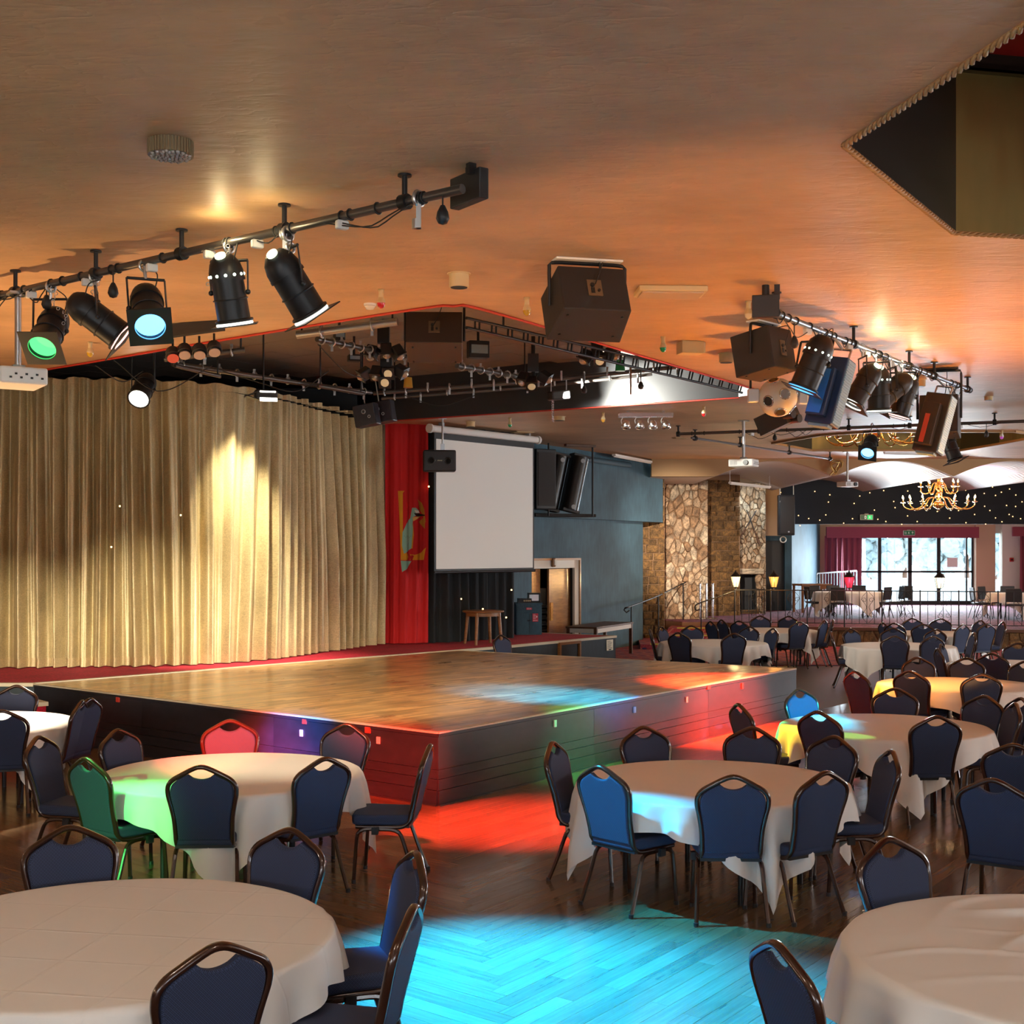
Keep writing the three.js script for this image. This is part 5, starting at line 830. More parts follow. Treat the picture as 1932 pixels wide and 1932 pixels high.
for (const [px, py, c, label, pale] of [[719, 546, 'red', 'red festoon bulb in cream holder by the smoke detector'], [994, 561, 'yellow', 'yellow festoon bulb in cream holder left of big loudspeaker'], [1251, 635, 'green', 'green festoon bulb in cream holder left of the beige cube'], [170, 645, 'yellow', 'yellow festoon bulb peeping below the sideways can lamp'], [962, 788, 'green', 'green festoon bulb above the projection screen'], [1138, 778, 'amber', 'amber festoon bulb left of the silver track spots', 1], [1328, 766, 'red', 'red festoon bulb right of the silver track spots', 1], [1412, 568, 'clear', 'small clear bulb at left of the right bar end box'], [1890, 812, 'purple', 'purple lit festoon bulb at the far right']]) {
  const C = atYc(px, py), t = thing('festoon_bulb', label, 'bulb', C, 0, 'coloured ceiling bulbs'); mesh('holder', lathe([[0, 0], [.03, 0], [.022, -.03], [.024, -.07], [.02, -.075], [0, -.075]], 16), M.cream, t);
  const gl = lathe([[.02, -.07], [.034, -.10], [.038, -.125], [.03, -.155], [.012, -.172], [0, -.175]], 16); mesh('bulb', gl, c === 'purple' ? glow(.6, .08, .5, .6) : mat(...bulbCol[c], .12, 0, { clearcoat: 1 }), t); mesh('bulb_neck', lathe([[.0205, -.068], [.035, -.099], [.0385, -.118], [.0385, -.124]], 16), c === 'purple' ? M.white : M.cream, t);
}
for (const [px, py, rx, ry, lab] of [[985, 815, .42, .3, 'pale square air grille on ceiling above projection screen'], [1282, 826, .3, .14, 'dark oval vent on the far ceiling right of centre']]) { const C = atYc(px, py), t = thing('air_vent', lab, 'vent', C, .5); mesh('frame', [rb(rx, .012, ry, .005, 0, -.006, 0)], M.cream, t); const s = []; for (let i = 0; i < 7; i++) s.push(bx(rx * .86, .01, ry * .06, 0, -.016, (-.42 + i * .14) * ry)); mesh('slat', s, M.tan, t); }
{ // silver track with four spots
  const C = atYc(1218, 774), t = thing('track_light', 'silver track with four small round spotlights under far ceiling', 'track light', [C.x, CEIL - .02, C.z], -.06);
  mesh('track', [rb(.92, .09, .06, .01, 0, -.06, 0), bx(.04, .04, .05, -.3, -.01, 0), bx(.04, .04, .05, .3, -.01, 0)], M.chrome, t);
  [-.33, -.1, .12, .34].forEach((x, i) => { const s = mesh('spot_head', [tr(lathe([[0, .09], [.04, .085], [.07, .05], [.08, -.02], [.07, -.05], [0, -.05]], 18), x, -.24, .03, .25, 0, .1 * (i - 1.5))], M.chrome, t); mesh('lens', tr(cyl(.06, .06, .006, 18), x, -.292, .016, .25, 0, 0), mat(.35, .25, .18, .2), s); mesh('arm', tube([[x - .05, -.1, 0], [x - .08, -.15, .01], [x - .07, -.21, .03]], .006, 8, 5), M.steel, s); });
}
for (const [a, b, lab, y] of [[[1158, 861], [1238, 876], 'bare fluorescent batten at the top corner of the blue wall', 4.72], [[1377, 913], [1452, 921], 'pale fluorescent batten above the stone fireplace', 4.3], [[1668, 856], [1746, 858], 'long white fluorescent batten under the far ceiling recess', 4.77]]) { const A = atYd(a, y), B = atYd(b, y); const t = thing('fluorescent_batten', lab, 'light fitting'); mesh('housing', beam(A.clone().add(V(0, .035, 0)), B.clone().add(V(0, .035, 0)), .09, .05), M.white, t); mesh('tube', rod(A, B, .016, 10), M.whiteWall, t); if (y < 4.5) for (const e of [A, B]) mesh('hanger', rod(e.clone().add(V(0, .05, 0)), V(e.x, 4.8, e.z), .012, 6), M.steel, t); }
function atYd([px, py], Y) { return P(px, py, F * (Y - EYE) / (HY - py)); }

// ---------- rigging inside the dark recess ----------
{
  const rail = (pts, d, r, lab, m = M.pipe, n = 0) => { const t = thing('rigging_pipe', lab, 'pipe'); const q = pts.map(([x, y, dd]) => P(x, y, dd ?? d)); for (let i = 0; i < q.length - 1; i++) mesh('pipe', rod(q[i], q[i + 1], r, 8), m, t); const g = []; for (let i = 0; i < n; i++) { const p = q[0].clone().lerp(q[q.length - 1], (i + .5) / n); g.push(orient(tor(r * 1.5, .012, 10, 5), q[1].clone().sub(q[0]), p), bx(.03, .1, .03, p.x, p.y - .07 * (i % 2 ? 1 : -.6), p.z)); } if (n) mesh('clamp', g, M.steel, t); const h = []; for (const e of [.05, .95]) { const p = q[0].clone().lerp(q[q.length - 1], e); h.push(rod(p, V(p.x, 5.62, p.z), .012, 6)); } mesh('hanger', h, M.blackMetal, t); return t; };
  rail([[598, 640, 16.5], [772, 674, 18.2]], 0, .035, 'silvery rigging pipe in the recess, left of old brown loudspeaker', M.pipe, 10);
  rail([[862, 690, 17.5], [996, 714, 19.5]], 0, .035, 'silvery rigging pipe in the recess, right of old brown loudspeaker', M.pipe, 8);
  rail([[325, 686, 17.2], [560, 722, 18.8], [700, 741, 20.2]], 0, .035, 'long paint-worn pipe running above the gold curtain', M.pipe, 12);
  rail([[330, 690, 17.1], [415, 710, 17.7]], 0, .028, 'short stub pipe alongside the curtain pipe, left end', M.pipe, 0);
  rail([[600, 728, 18.9], [685, 743, 19.5]], 0, .03, 'short stub pipe alongside the curtain pipe, right end', M.pipe, 0);
  rail([[705, 742, 20.6], [1000, 720, 20.2], [1300, 690, 19.6]], 0, .032, 'pipe running along the far side of the recess above the fascia', M.pipe, 14);
  rail([[720, 752, 21.2], [1010, 730, 20.9], [1230, 706, 20.3]], 0, .025, 'lower thin pipe along the far side of the recess', M.pipe, 10);
  rail([[310, 678, 15.9], [462, 660, 16.0]], 0, .035, 'short dark pipe near the four lamp bar at recess left', M.pipe, 3);
  rail([[560, 632, 14.6], [750, 607, 14.4]], 0, .045, 'pale edged tube along the near edge of the recess', M.steel, 2);
  // ladder truss along the near right edge
  const t = thing('ladder_truss', 'dark metal ladder truss along right-hand near edge of the recess', 'truss'); const A1 = P(880, 600, 14.2), A2 = P(1405, 722, 19.6), B1_ = P(880, 618, 14.2), B2_ = P(1400, 741, 19.6);
  mesh('chord', rod(A1, A2, .018, 6), M.blackMetal, t); mesh('chord', rod(B1_, B2_, .018, 6), M.blackMetal, t); for (let i = 0; i < 22; i++) { const s = (i + .5) / 22, p = A1.clone().lerp(A2, s), q = B1_.clone().lerp(B2_, s), n = A2.clone().sub(A1).normalize().multiplyScalar(.08); mesh('rung', [rod(p, q, .012, 5), rod(p.clone().add(n), q.clone().add(n), .012, 5)], M.blackMetal, t); } mesh('hanger', [.1, .4, .7, .95].map(s => { const p = A1.clone().lerp(A2, s); return rod(p, V(p.x, 5.62, p.z), .014, 6); }), M.blackMetal, t);
  // pinspot clusters
  const head = (t, p, dir, lit) => { const h = mesh('lamp_head', orient(merge([rb(.15, .15, .16, .02), bx(.17, .17, .015, 0, 0, .08)]), dir, p), M.blackMetal, t); mesh('lens', orient(sph(.062, 14, 0, 0, .07), dir, p), lit ? glow(1, .62, .3, lit) : mat(.5, .42, .34, .15, .5), h); };
  const cluster = (lab, d, post, heads) => { const t = thing('lamp_cluster', lab, 'stage lamp'); const q = P(post[0], post[1], d); mesh('post', [bx(.16, .26, .14, q.x, q.y, q.z), rod(q, V(q.x, 5.62, q.z), .03, 8), rod(q, V(q.x, P(post[0], heads[0][1], d).y, q.z), .03, 8)], M.blackGloss, t); for (const [x, y, dx, dy, dz, l] of heads) head(t, P(x, y, d - .05), V(dx, dy, dz).normalize(), l); };
  cluster('four-headed black lamp cluster under the upper recess pipe', 17.6, [724, 630], [[702, 664, -.3, -1, .2], [729, 660, .1, -1, .2], [749, 664, .6, -.9, .1]]);
  cluster('lamp cluster with two amber lenses facing the room, mid recess', 18.2, [729, 683], [[711, 703, -.2, -1, .5], [733, 702, 0, -.5, 1, .5], [755, 700, .8, -.5, .2], [727, 718, 0, -.55, 1, .5], [689, 705, -.7, -.5, .2]]);
  cluster('lamp cluster beside ladder truss at right of the recess', 18.0, [1126, 660], [[1105, 672, -.5, -.9, .2], [1131, 677, 0, -.6, 1, .5], [1152, 668, .8, -.4, .3]]);
  cluster('lamp cluster with blue-labelled post in centre of the recess', 19.0, [1006, 685], [[988, 714, -.4, -.9, .5], [1003, 722, 0, -.8, .7, .4], [1027, 711, .8, -.6, .2]]);
  // bar of four small spots at the left edge of the recess
  const f = thing('spot_bar', 'dark box bar with four small round spots below blue lens lamp', 'stage lamp'); mesh('box', beam(P(318, 626, 13.6), P(420, 612, 13.4), .09, .12), M.speaker, f);
  [[326, 666], [348, 660], [376, 660], [404, 655]].forEach(([x, y], i) => { const p = P(x, y, 13.6), q = P(x, y - 26, 13.6); const s = mesh('spot_head', [sph(.075, 16, p.x, p.y, p.z), rod(p, q, .012, 6), orient(tor(.07, .01, 16, 6), V(.2, -.8, .6).normalize(), p.clone().add(V(.01, -.04, .03)))], M.speaker, f); mesh('lens', orient(cyl(.06, .06, .01, 16).rotateX(Math.PI / 2), V(.2, -.8, .6).normalize(), p.clone().add(V(.016, -.066, .05))), i === 0 ? glow(1, .1, .04, .6) : mat(.4, .3, .26, .2), s); });
  // floodlight shining on the fascia and other boxes
  const fl = thing('floodlight', 'black floodlight with dangling chain lighting the pale fascia', 'floodlight', P(1054, 746, 20.5), .5); mesh('housing', rb(.34, .14, .2, .03, 0, 0, 0, 0, 0, .12), M.black, fl); mesh('bracket', [rod([-.14, .05, 0], [-.14, .26, 0], .01, 5), rod([.14, .05, 0], [.14, .26, 0], .01, 5)], M.steel, fl); const chn = []; for (let i = 0; i < 18; i++) chn.push(tor(.014, .004, 8, 4, -.15 + (i % 2) * .02, -.1 - i * .019, .06, 0, i * 1.57, 0)); mesh('chain', chn, M.chrome, fl);
  for (const [x, y, d, w, h, lab] of [[718, 779, 20.3, .44, .34, 'dark tilted monitor panel at the curtain end, right of two'], [692, 784, 20.0, .36, .34, 'dark tilted monitor panel at the curtain end, left of two']]) { const t = thing('hung_speaker', lab, 'speaker', P(x, y, d), -.3); t.rotation.z = .17; mesh('cabinet', rb(w, h, .2, .02), M.navyPaint, t); mesh('hook', [tor(.03, .008, 12, 6, 0, .05, .11), tor(.02, .006, 12, 6, .08, -.04, .11), rod([0, h / 2, 0], [0, h / 2 + .45, 0], .01, 5)], M.steel, t); }
  const bxs = [[902, 660, 18.4, .3, .24, 'small black box with glass front in the recess, right of old loudspeaker'], [640, 632, 17.0, .14, .16, 'little black hanging speaker at left of the recess'], [668, 676, 19.0, .18, .1, 'tiny dark ceiling can in the recess centre left']];
  for (const [x, y, d, w, h, lab] of bxs) { const t = thing('recess_box', lab, 'box', P(x, y, d), .3); mesh('housing', rb(w, h, .16, .015), M.black, t); mesh('front', bx(w * .8, h * .5, .01, 0, 0, .085), M.grille, t); mesh('hanger', rod([0, h / 2, 0], [0, 5.62 - P(x, y, d).y, 0], .02, 6), M.blackMetal, t); }
  for (const [x, y, c, lab] of [[1170, 690, 'green', 'green gelled lamp shade hanging in right end of the recess'], [770, 722, 'amber', 'orange gelled lamp low in the far left recess']]) { const p = P(x, y, x > 1000 ? 19.4 : 20.4), t = thing('gel_lamp', lab, 'stage lamp', p); mesh('shade', cyl(.06, .075, .16, 16), mat(...bulbCol[c], .3), t); mesh('hanger', rod([0, .07, 0], [0, 5.62 - p.y, 0], .012, 6), M.blackMetal, t); }
  const pl = thing('hanging_plug', 'black round plug dangling before the bright fascia, left one', 'plug', P(1102, 735, 19.8)); const pg = lathe([[0, -.06], [.035, -.05], [.045, -.01], [.02, .05], [0, .06]], 12); mesh('plug_body', pg, M.black, pl); mesh('lead', rod([0, .05, 0], [0, .25, 0], .008, 5), M.black, pl); copy(pl, 'black round plug dangling before the bright fascia, right one', P(1209, 727, 19.4));
  tag(mesh('wooden_batten', beam(P(1190, 690, 19.3), P(1190, 744, 19.3), .06, .02), M.wood), 'thin wooden batten hanging down before the bright fascia', 'batten');
  // stray cables
  const cg = [[[420, 700, 17], [490, 722, 17], [560, 738, 17.2], [620, 700, 17.5]], [[180, 690, 16], [230, 720, 16.3], [270, 700, 16.5]], [[600, 650, 16.5], [650, 700, 17.5], [690, 715, 18]], [[760, 745, 20.2], [830, 765, 20.4], [900, 745, 20.2]], [[215, 680, 16], [300, 738, 16.2], [400, 690, 16.5]]].map(l => tube(l.map(q => P(...q)), .007, 20, 5)); tag(mesh('loose_cables', cg, M.cable), 'loose black cables looping below the recess rigging', 'cable');
}
const parF = parCan({ px: 270, py: 735, d: 17.2, dir: [-.04, .62, .75], on: 'white', glow: 9, bar: P(272, 700, 17.2).setY(5.58), noGel: 1, k: 1.12, label: 'can lamp with dazzling white lens hanging before the gold curtain' });
{ const C = P(497, 745, 18.3), t = thing('flood_lamp', 'black flood lamp with open barn doors and two bright strips, before the curtain', 'stage lamp', C, .3); mesh('housing', rb(.32, .13, .2, .03, .03, 0, 0), M.black, t); mesh('barn_door', [bx(.2, .012, .2, -.17, .0, .03, 0, 0, .4), bx(.2, .012, .2, -.17, -.05, .03, 0, 0, -.3)], M.black, t); mesh('lens', [bx(.22, .02, .01, .05, .035, .104), bx(.24, .05, .01, .06, -.075, .1)], glow(1, .95, .8, 8), t); mesh('hanger', rod([0, .06, 0], [0, 5.6 - C.y, 0], .014, 6), M.blackMetal, t); }
// ---------- terrace ----------
{ // railing
  const t = thing('terrace_railing', 'black iron railing with scrolls along the raised terrace edge', 'railing'), A = [5.82, 33.95], B = [13, 32.1], L = Math.hypot(B[0] - A[0], B[1] - A[1]), at = s => V(A[0] + (B[0] - A[0]) * s / L, MEZ, -(A[1] + (B[1] - A[1]) * s / L)), up = y => V(0, y, 0);
  mesh('top_rail', beam(at(0).add(up(.94)), at(L).add(up(.94)), .05, .025), M.iron, t); mesh('bottom_rail', beam(at(0).add(up(.1)), at(L).add(up(.1)), .03, .02), M.iron, t);
  const bg = merge([cyl(.008, .008, .84, 6, 0, .52, 0)]), pg = merge([cyl(.018, .018, .97, 8, 0, .485, 0)]);
  const n = 40; for (let i = 0; i <= n; i++) { const post = i % 5 === 0, m = mesh(post ? 'post' : 'baluster', post ? pg : bg, M.iron, t); m.position.copy(at(L * i / n)); }
  for (let k = 0; k < 8; k++) { const s0 = L * (k * 5 + 1.5) / n + .3, g = []; for (const sg of [-1, 1]) for (const y of [.34, .70]) { const pts = []; for (let i = 0; i <= 18; i++) { const a = i / 18 * 7.5, r = .07 * (1 - i / 24); pts.push(at(s0 + sg * (.09 + r * Math.cos(a))).add(up(y + r * Math.sin(a) * (y > .5 ? 1 : -1)))); } g.push(tube(pts, .005, 30, 4)); } for (const sg of [-1, 1]) g.push(tube([at(s0 + sg * .02).add(up(.12)), at(s0 + sg * .15).add(up(.3)), at(s0 + sg * .03).add(up(.52)), at(s0 + sg * .15).add(up(.74)), at(s0 + sg * .02).add(up(.92))], .005, 24, 4)); mesh('scroll', g, M.iron, t); }
  // return and stair handrails
  const hr = (pts, posts, lab) => { const h = thing('handrail', lab, 'handrail'); const q = pts.map(p => P(...p)); mesh('rail', tube(q, .018, 60, 6), M.iron, h); for (const [x, y, d, b] of posts) { const a = P(x, y, d); mesh('post', rod(a, V(a.x, b, a.z), .016, 8), M.iron, h); } };
  hr([[1187, 1152, 31.4], [1180, 1156, 31.3], [1178, 1148, 31.3], [1190, 1144, 31.5], [1242, 1124, 34.4], [1280, 1105, 36.9], [1294, 1099, 37]], [[1191, 1144, 31.5, 0], [1242, 1124, 34.4, .25], [1289, 1102, 36.9, .5]], 'iron stair handrail with curled end before the lit stone pillar');
  hr([[1320, 1150, 33.3], [1313, 1151, 33.2], [1312, 1143, 33.2], [1322, 1137, 33.3], [1352, 1127, 33.6], [1386, 1115, 33.95]], [[1323, 1137, 33.3, .1]], 'iron stair handrail with curled end right of the chrome stanchions');
}
[[1320.5, 'left'], [1332.5, 'middle'], [1344.5, 'right']].forEach(([px, w]) => { const p = P(px, 1166, 37.15), t = thing('stanchion', `chrome stanchion post, ${w} of the three by the stone pillar`, 'stanchion', [p.x, MEZ, p.z]); mesh('post', cyl(.032, .032, .98, 16, 0, .52, 0), M.chrome, t); mesh('base', lathe([[0, 0], [.15, 0], [.15, .02], [.05, .045], [.03, .06], [0, .06]], 24), M.chrome, t); mesh('cap', lathe([[0, 1.04], [.03, 1.04], [.038, 1.02], [.03, 1.0]], 16), M.chrome, t); });
// lanterns on the railing
for (const [px, c, g, I, lab] of [[1388, [1, .72, .32], 2.4, 5, 'tapered lantern with pale yellow glass in front of the fireplace'], [1460, [1, .42, .08], 1.6, 3, 'tapered lantern with orange glass before dark doorway'], [1602, [1, .03, .07], 1.2, 2.5, 'tapered lantern with red glass above railing'], [1773, [1, .9, .66], 1.6, 2.5, 'tapered lantern with white glass in front of the windows']]) {
  const s = (px - 1386) / (1932 - 1386), d = 33.95 - s * 1.7, b = P(px, 1116, d), y0 = 1.46, t = thing('lantern', lab, 'lantern', [b.x, y0, b.z]);
  mesh('glass', lathe([[.07, .06], [.13, .32], [.128, .325], [.0, .325]], 6), glow(...c, g), t); const r = []; for (let i = 0; i < 6; i++) { const a = i / 6 * 6.2832; r.push(rod([.072 * Math.sin(a), .06, .072 * Math.cos(a)], [.133 * Math.sin(a), .325, .133 * Math.cos(a)], .008, 4)); } mesh('frame', r, M.iron, t);
  mesh('cap', lathe([[.15, .325], [.12, .36], [.05, .43], [.025, .45], [.02, .49], [0, .5]], 6), M.iron, t); mesh('bracket', [cyl(.02, .02, .08, 8, 0, .02, 0), cyl(.07, .05, .02, 6, 0, .055, 0)], M.iron, t);
  pointLight(b.x, y0 + .2, b.z + .2, c, I, 3);
}
// chandeliers
function chandelier(x, y, z, label, lit) {
  const t = thing('chandelier', label, 'chandelier', [x, y, z]);
  mesh('stem', lathe([[0, -.06], [.03, -.05], [.02, -.02], [.05, .0], [.14, .06], [.17, .12], [.12, .19], [.05, .24], [.07, .30], [.11, .36], [.07, .44], [.04, .5], [.09, .58], [.10, .64], [.05, .72], [.035, .8], [.06, .86], [.03, .92], [.025, 1.0], [.06, 1.06], [.03, 1.1], [.02, 1.2], [.07, 1.25], [.07, 1.28], [0, 1.28]], 24), M.brass, t);
  const tier = (n, R, y0, yc, dip, off) => { for (let i = 0; i < n; i++) { const a = (i + off) / n * 6.2832, c = Math.cos(a), s = Math.sin(a), p = (r, yy) => [r * c, yy, r * s];
    const arm = mesh('arm', tube([p(.05, y0 + .22), p(R * .3, y0 + .2), p(R * .5, y0 - dip * .4), p(R * .78, y0 - dip), p(R * .97, y0 - dip * .3), p(R, yc - .02)], .014, 22, 6), M.brass, t);
    mesh('candle_cup', [lathe([[0, 0], [.07, .012], [.072, .02], [.02, .02], [.022, .05], [0, .05]], 14, R * c, yc, R * s), cyl(.016, .016, .09, 8, R * c, yc + .07, R * s)], M.brass, arm);
    mesh('bulb', lathe([[0, 0], [.018, .01], [.024, .035], [.014, .07], [.003, .1], [0, .1]], 10, R * c, yc + .115, R * s), lit ? glow(1, .68, .3, 16) : glow(1, .68, .3, 3), arm); } };
  tier(14, 1.0, .1, .17, .12, .2); tier(9, .52, .52, .62, .09, .5);
  return t;
}
const chX = P(1771, 950, 37);
chandelier(chX.x, 3.66, chX.z, 'large two-tier brass chandelier with lit candle bulbs over the terrace', true);
for (let i = 0; i < 5; i++) { const a = i / 5 * 6.28 + .4; pointLight(chX.x + .8 * Math.cos(a), 3.98, chX.z + .8 * Math.sin(a), [1, .66, .32], 4, 3); }
chandelier(P(1648, 820, 28).x, 4.78, -28, 'brass chandelier tucked up inside the far ceiling recess, only lower loops showing', false);
pointLight(P(1648, 820, 28).x, 5.2, -27.3, [1, .66, .32], 9, 3);
chandelier(5.3, 4.9, -6.9, 'brass chandelier hanging in the near ceiling recess beyond the right edge', false);
for (let i = 0; i < 3; i++) { const a = i * 2.09; pointLight(5.3 + .7 * Math.cos(a), 5.25, -6.9 + .7 * Math.sin(a), [1, .8, .55], .5, 3); }
// star cloth fascia
{
  const f = struct('wall_star_fascia', [slab([[8.45, 42.2], [20.45, 42.2], [20.45, 42.35], [8.45, 42.35]], 3.33, 5.1)], mat(.012, .02, .035, .85));
  const S = [[720, 235], [890, 230], [965, 247], [958, 283], [1086, 290], [1114, 253], [1164, 237], [1233, 226], [1283, 280], [1290, 311], [1187, 323], [1153, 343], [809, 350], [860, 365], [945, 347], [915, 373], [817, 400], [1034, 388], [1078, 366], [1204, 369], [1244, 380], [1353, 228], [1352, 352], [1323, 394], [1562, 363], [1643, 386], [1641, 224], [1686, 345], [1734, 240], [1736, 304], [1741, 393], [1775, 208], [1790, 250], [1790, 362], [1819, 234], [1822, 381], [1845, 300], [1858, 345], [1860, 218], [1890, 305], [1891, 248], [1876, 355], [1922, 282], [1915, 366], [1606, 325], [1500, 330], [1762, 325], [1450, 300], [1400, 380]];
  const g = sph(.017, 8); for (const [x, y] of S) { const p = P(1200 + x / 2.639, 840 + y / 2.639, 42.18), m = mesh('star_light', g, glow(1, .55, .2, 5), f); m.position.copy(p); }
  tag(mesh('pelmet', bx(5.5, .40, .12, 14.1, 3.13, -46.9), M.maroonLit), 'dark red fabric pelmet above the terrace windows', 'pelmet');
  tag(mesh('window_curtain', curtainGeo([[11.3, 46.95], [12.0, 46.9], [12.66, 46.95]], MEZ + .02, 3.0, { period: .2, amp: .05, seed: 3, step: .02 }), M.maroon), 'dark red curtain drawn back left of the terrace windows', 'curtain');
  tag(mesh('window_curtain', curtainGeo([[18.3, 46.8], [19, 46.75], [20.2, 46.8]], MEZ + .02, 3.1, { period: .2, amp: .05, seed: 9, step: .02 }), M.maroon), 'dark red curtain at the far right picture edge of the terrace', 'curtain');
  tag(mesh('pelmet', bx(2.4, .34, .12, 19.2, 3.16, -46.7), M.maroonLit), 'dark red pelmet at right picture edge above curtain', 'pelmet');
  const call = P(1908.5, 1056, 47.27), q = thing('fire_call_point', 'small red fire call point on white wall at right', 'call point', call); mesh('housing', rb(.14, .14, .06, .01), M.redPaint, q); mesh('window', bx(.08, .05, .01, 0, 0, .032), M.black, q);
  tag(mesh('window_notice', bx(.38, .34, .006, P(1797, 1061, 47.35).x, P(1797, 1061, 47.35).y, -47.36), M.whiteWall), 'white notice stuck on the right-hand window pane', 'notice');
}
function exitSign(px, py, d, label, w, lit) {
  const tx = canvasTex(256, 96, (c, W, H) => { c.fillStyle = lit ? '#0a3a22' : '#0c6b3c'; c.fillRect(0, 0, W, H); c.fillStyle = lit ? '#19e07c' : '#0f7a45'; if (lit) c.fillRect(W * .54, 6, W * .42, H - 12); c.fillStyle = '#e8f4e6'; const man = (x, y, s) => { c.beginPath(); c.arc(x, y - 24 * s, 6 * s, 0, 7); c.fill(); c.lineWidth = 7 * s; c.strokeStyle = '#e8f4e6'; c.beginPath(); c.moveTo(x, y - 16 * s); c.lineTo(x - 4 * s, y + 2 * s); c.lineTo(x + 8 * s, y + 12 * s); c.lineTo(x + 4 * s, y + 26 * s); c.moveTo(x - 4 * s, y + 2 * s); c.lineTo(x - 14 * s, y + 20 * s); c.moveTo(x - 14 * s, y - 6 * s); c.lineTo(x, y - 13 * s); c.lineTo(x + 14 * s, y - 4 * s); c.stroke(); };
    man(lit ? 190 : 118, 48, 1); const ax = lit ? 100 : 205; c.strokeStyle = '#e8f4e6'; c.lineWidth = 8; c.beginPath(); if (lit) { c.strokeRect(ax - 16, 24, 28, 48); } else { c.moveTo(ax, 76); c.lineTo(ax, 24); c.moveTo(ax - 22, 46); c.lineTo(ax, 22); c.lineTo(ax + 22, 46); c.stroke(); c.font = 'bold 26px sans-serif'; c.fillText('Fire', 18, 44); c.fillText('exit', 20, 72); } });
  const t = thing('exit_sign', label, 'exit sign', P(px, py, d)); mesh('housing', rb(w, w * .42, .06, .01), lit ? M.white : M.whiteWall, t); mesh('face', bx(w * .94, w * .37, .008, 0, 0, .031), new THREE.MeshStandardMaterial({ map: tx, roughness: .4, emissive: lit ? lin(.6, .6, .6) : lin(0, 0, 0), emissiveMap: lit ? tx : null, emissiveIntensity: lit ? 1.1 : 0 }), t); mesh('bracket', bx(w * .3, .05, .03, 0, w * .23, -.01), M.grey, t);
}
exitSign(1635, 976, 42.1, 'lit green exit sign with running figure on the star fascia', .42, true);
exitSign(1715, 1005.5, 46.81, 'green and white exit sign with arrow above the windows', .42, false);
{ // loudspeaker, rifles, doorway things
  const p = P(1483, 972, 40.4), t = thing('hung_loudspeaker', 'tall black loudspeaker roped up beside the starry fascia', 'speaker', p, -.1); mesh('cabinet', rb(.5, 1.26, .42, .03), M.black, t); mesh('grille', rb(.44, 1.14, .02, .01, .02, 0, .215), M.dark, t); mesh('badge', bx(.05, .04, .01, .06, -.52, .23), M.steel, t); mesh('rope', [rod([-.2, .4, .2], [-.2, 1.4, .1], .016, 6), rod([.22, .5, .1], [.22, 1.4, 0], .016, 6), tor(.09, .018, 16, 6, -.1, -.76, .1)], M.offwhite, t);
  for (const [a, b, lab] of [[[1391.6, 1021], [1427, 963], 'old rifle hung on the stone chimney, butt at lower left'], [[1432.8, 1026], [1408.7, 962], 'old rifle hung on the stone chimney, butt at lower right']]) { const A = P(...a, 40.45), B = P(...b, 40.45), q = thing('rifle', lab, 'rifle'); const m = A.clone().lerp(B, .42); mesh('stock', [rod(A, m, .03, 8, .022), rod(A, A.clone().lerp(B, .14), .05, 8, .035)], M.woodDark, q); mesh('barrel', rod(m, B, .016, 8), M.blackMetal, q); mesh('trigger_guard', orient(tor(.03, .007, 12, 5), V(1, 0, .2), A.clone().lerp(B, .3).add(V(0, -.04, .02))), M.blackMetal, q); }
  const g = thing('fire_screen', 'black iron fire screen standing before the fireplace opening', 'fire screen', P(1417, 1152, 39.9)); g.position.y = MEZ; mesh('frame', [rod([-.42, 0, 0], [-.42, .78, 0], .015, 6), rod([.42, 0, 0], [.42, .78, 0], .015, 6), rod([-.42, .78, 0], [.42, .78, 0], .015, 6), rod([-.42, .08, 0], [.42, .08, 0], .012, 6)], M.iron, g); for (let i = 0; i < 9; i++) mesh('bar', rod([-.33 + i * .083, .08, 0], [-.33 + i * .083, .78, 0], .007, 5), M.iron, g);
  const o = P(1577, 882, 33.3), w = thing('gilt_ornament', 'gilt scrolled ornament on brown beam below the slanting bar', 'ornament', o); const pts = []; for (let i = 0; i < 26; i++) { const a = i * .5, r = .2 - .005 * i; pts.push([r * Math.cos(a) * .7 + .04 * Math.sin(i), r * Math.sin(a), .03 * Math.sin(i * 1.3)]); } mesh('scroll', [tube(pts, .022, 80, 6), tube([[-.15, -.2, 0], [0, -.02, 0], [.12, .18, 0], [.2, .1, 0]], .025, 20, 6)], M.gold, w);
}
{ // white ramp railing and side table on the terrace
  const t = thing('ramp_railing', 'white metal barred railing beside red curtain at the windows', 'railing'); const A = P(1541, 1082, 44), B = P(1616, 1077, 45.5); mesh('top_rail', rod(A, B, .025, 8), M.paleMetal, t); for (let i = 0; i <= 14; i++) { const p = A.clone().lerp(B, i / 14); mesh('bar', rod(p, V(p.x, MEZ, p.z), i % 7 ? .012 : .022, 6), M.paleMetal, t); }
  const c = P(1532, 1102, 41.5), u = thing('trestle_table', 'light wooden side table with sunlit top beside the white barred railing', 'table', [c.x, MEZ, c.z], .25); mesh('tabletop', rb(1.05, .06, .7, .01, 0, .88, 0), M.wood, u); for (const [x, z] of [[-.48, .3], [.48, .3], [-.48, -.3], [.48, -.3]]) mesh('leg', bx(.06, .86, .06, x, .43, z), M.wood, u); mesh('apron', bx(.95, .1, .03, 0, .8, .3), M.wood, u);
}
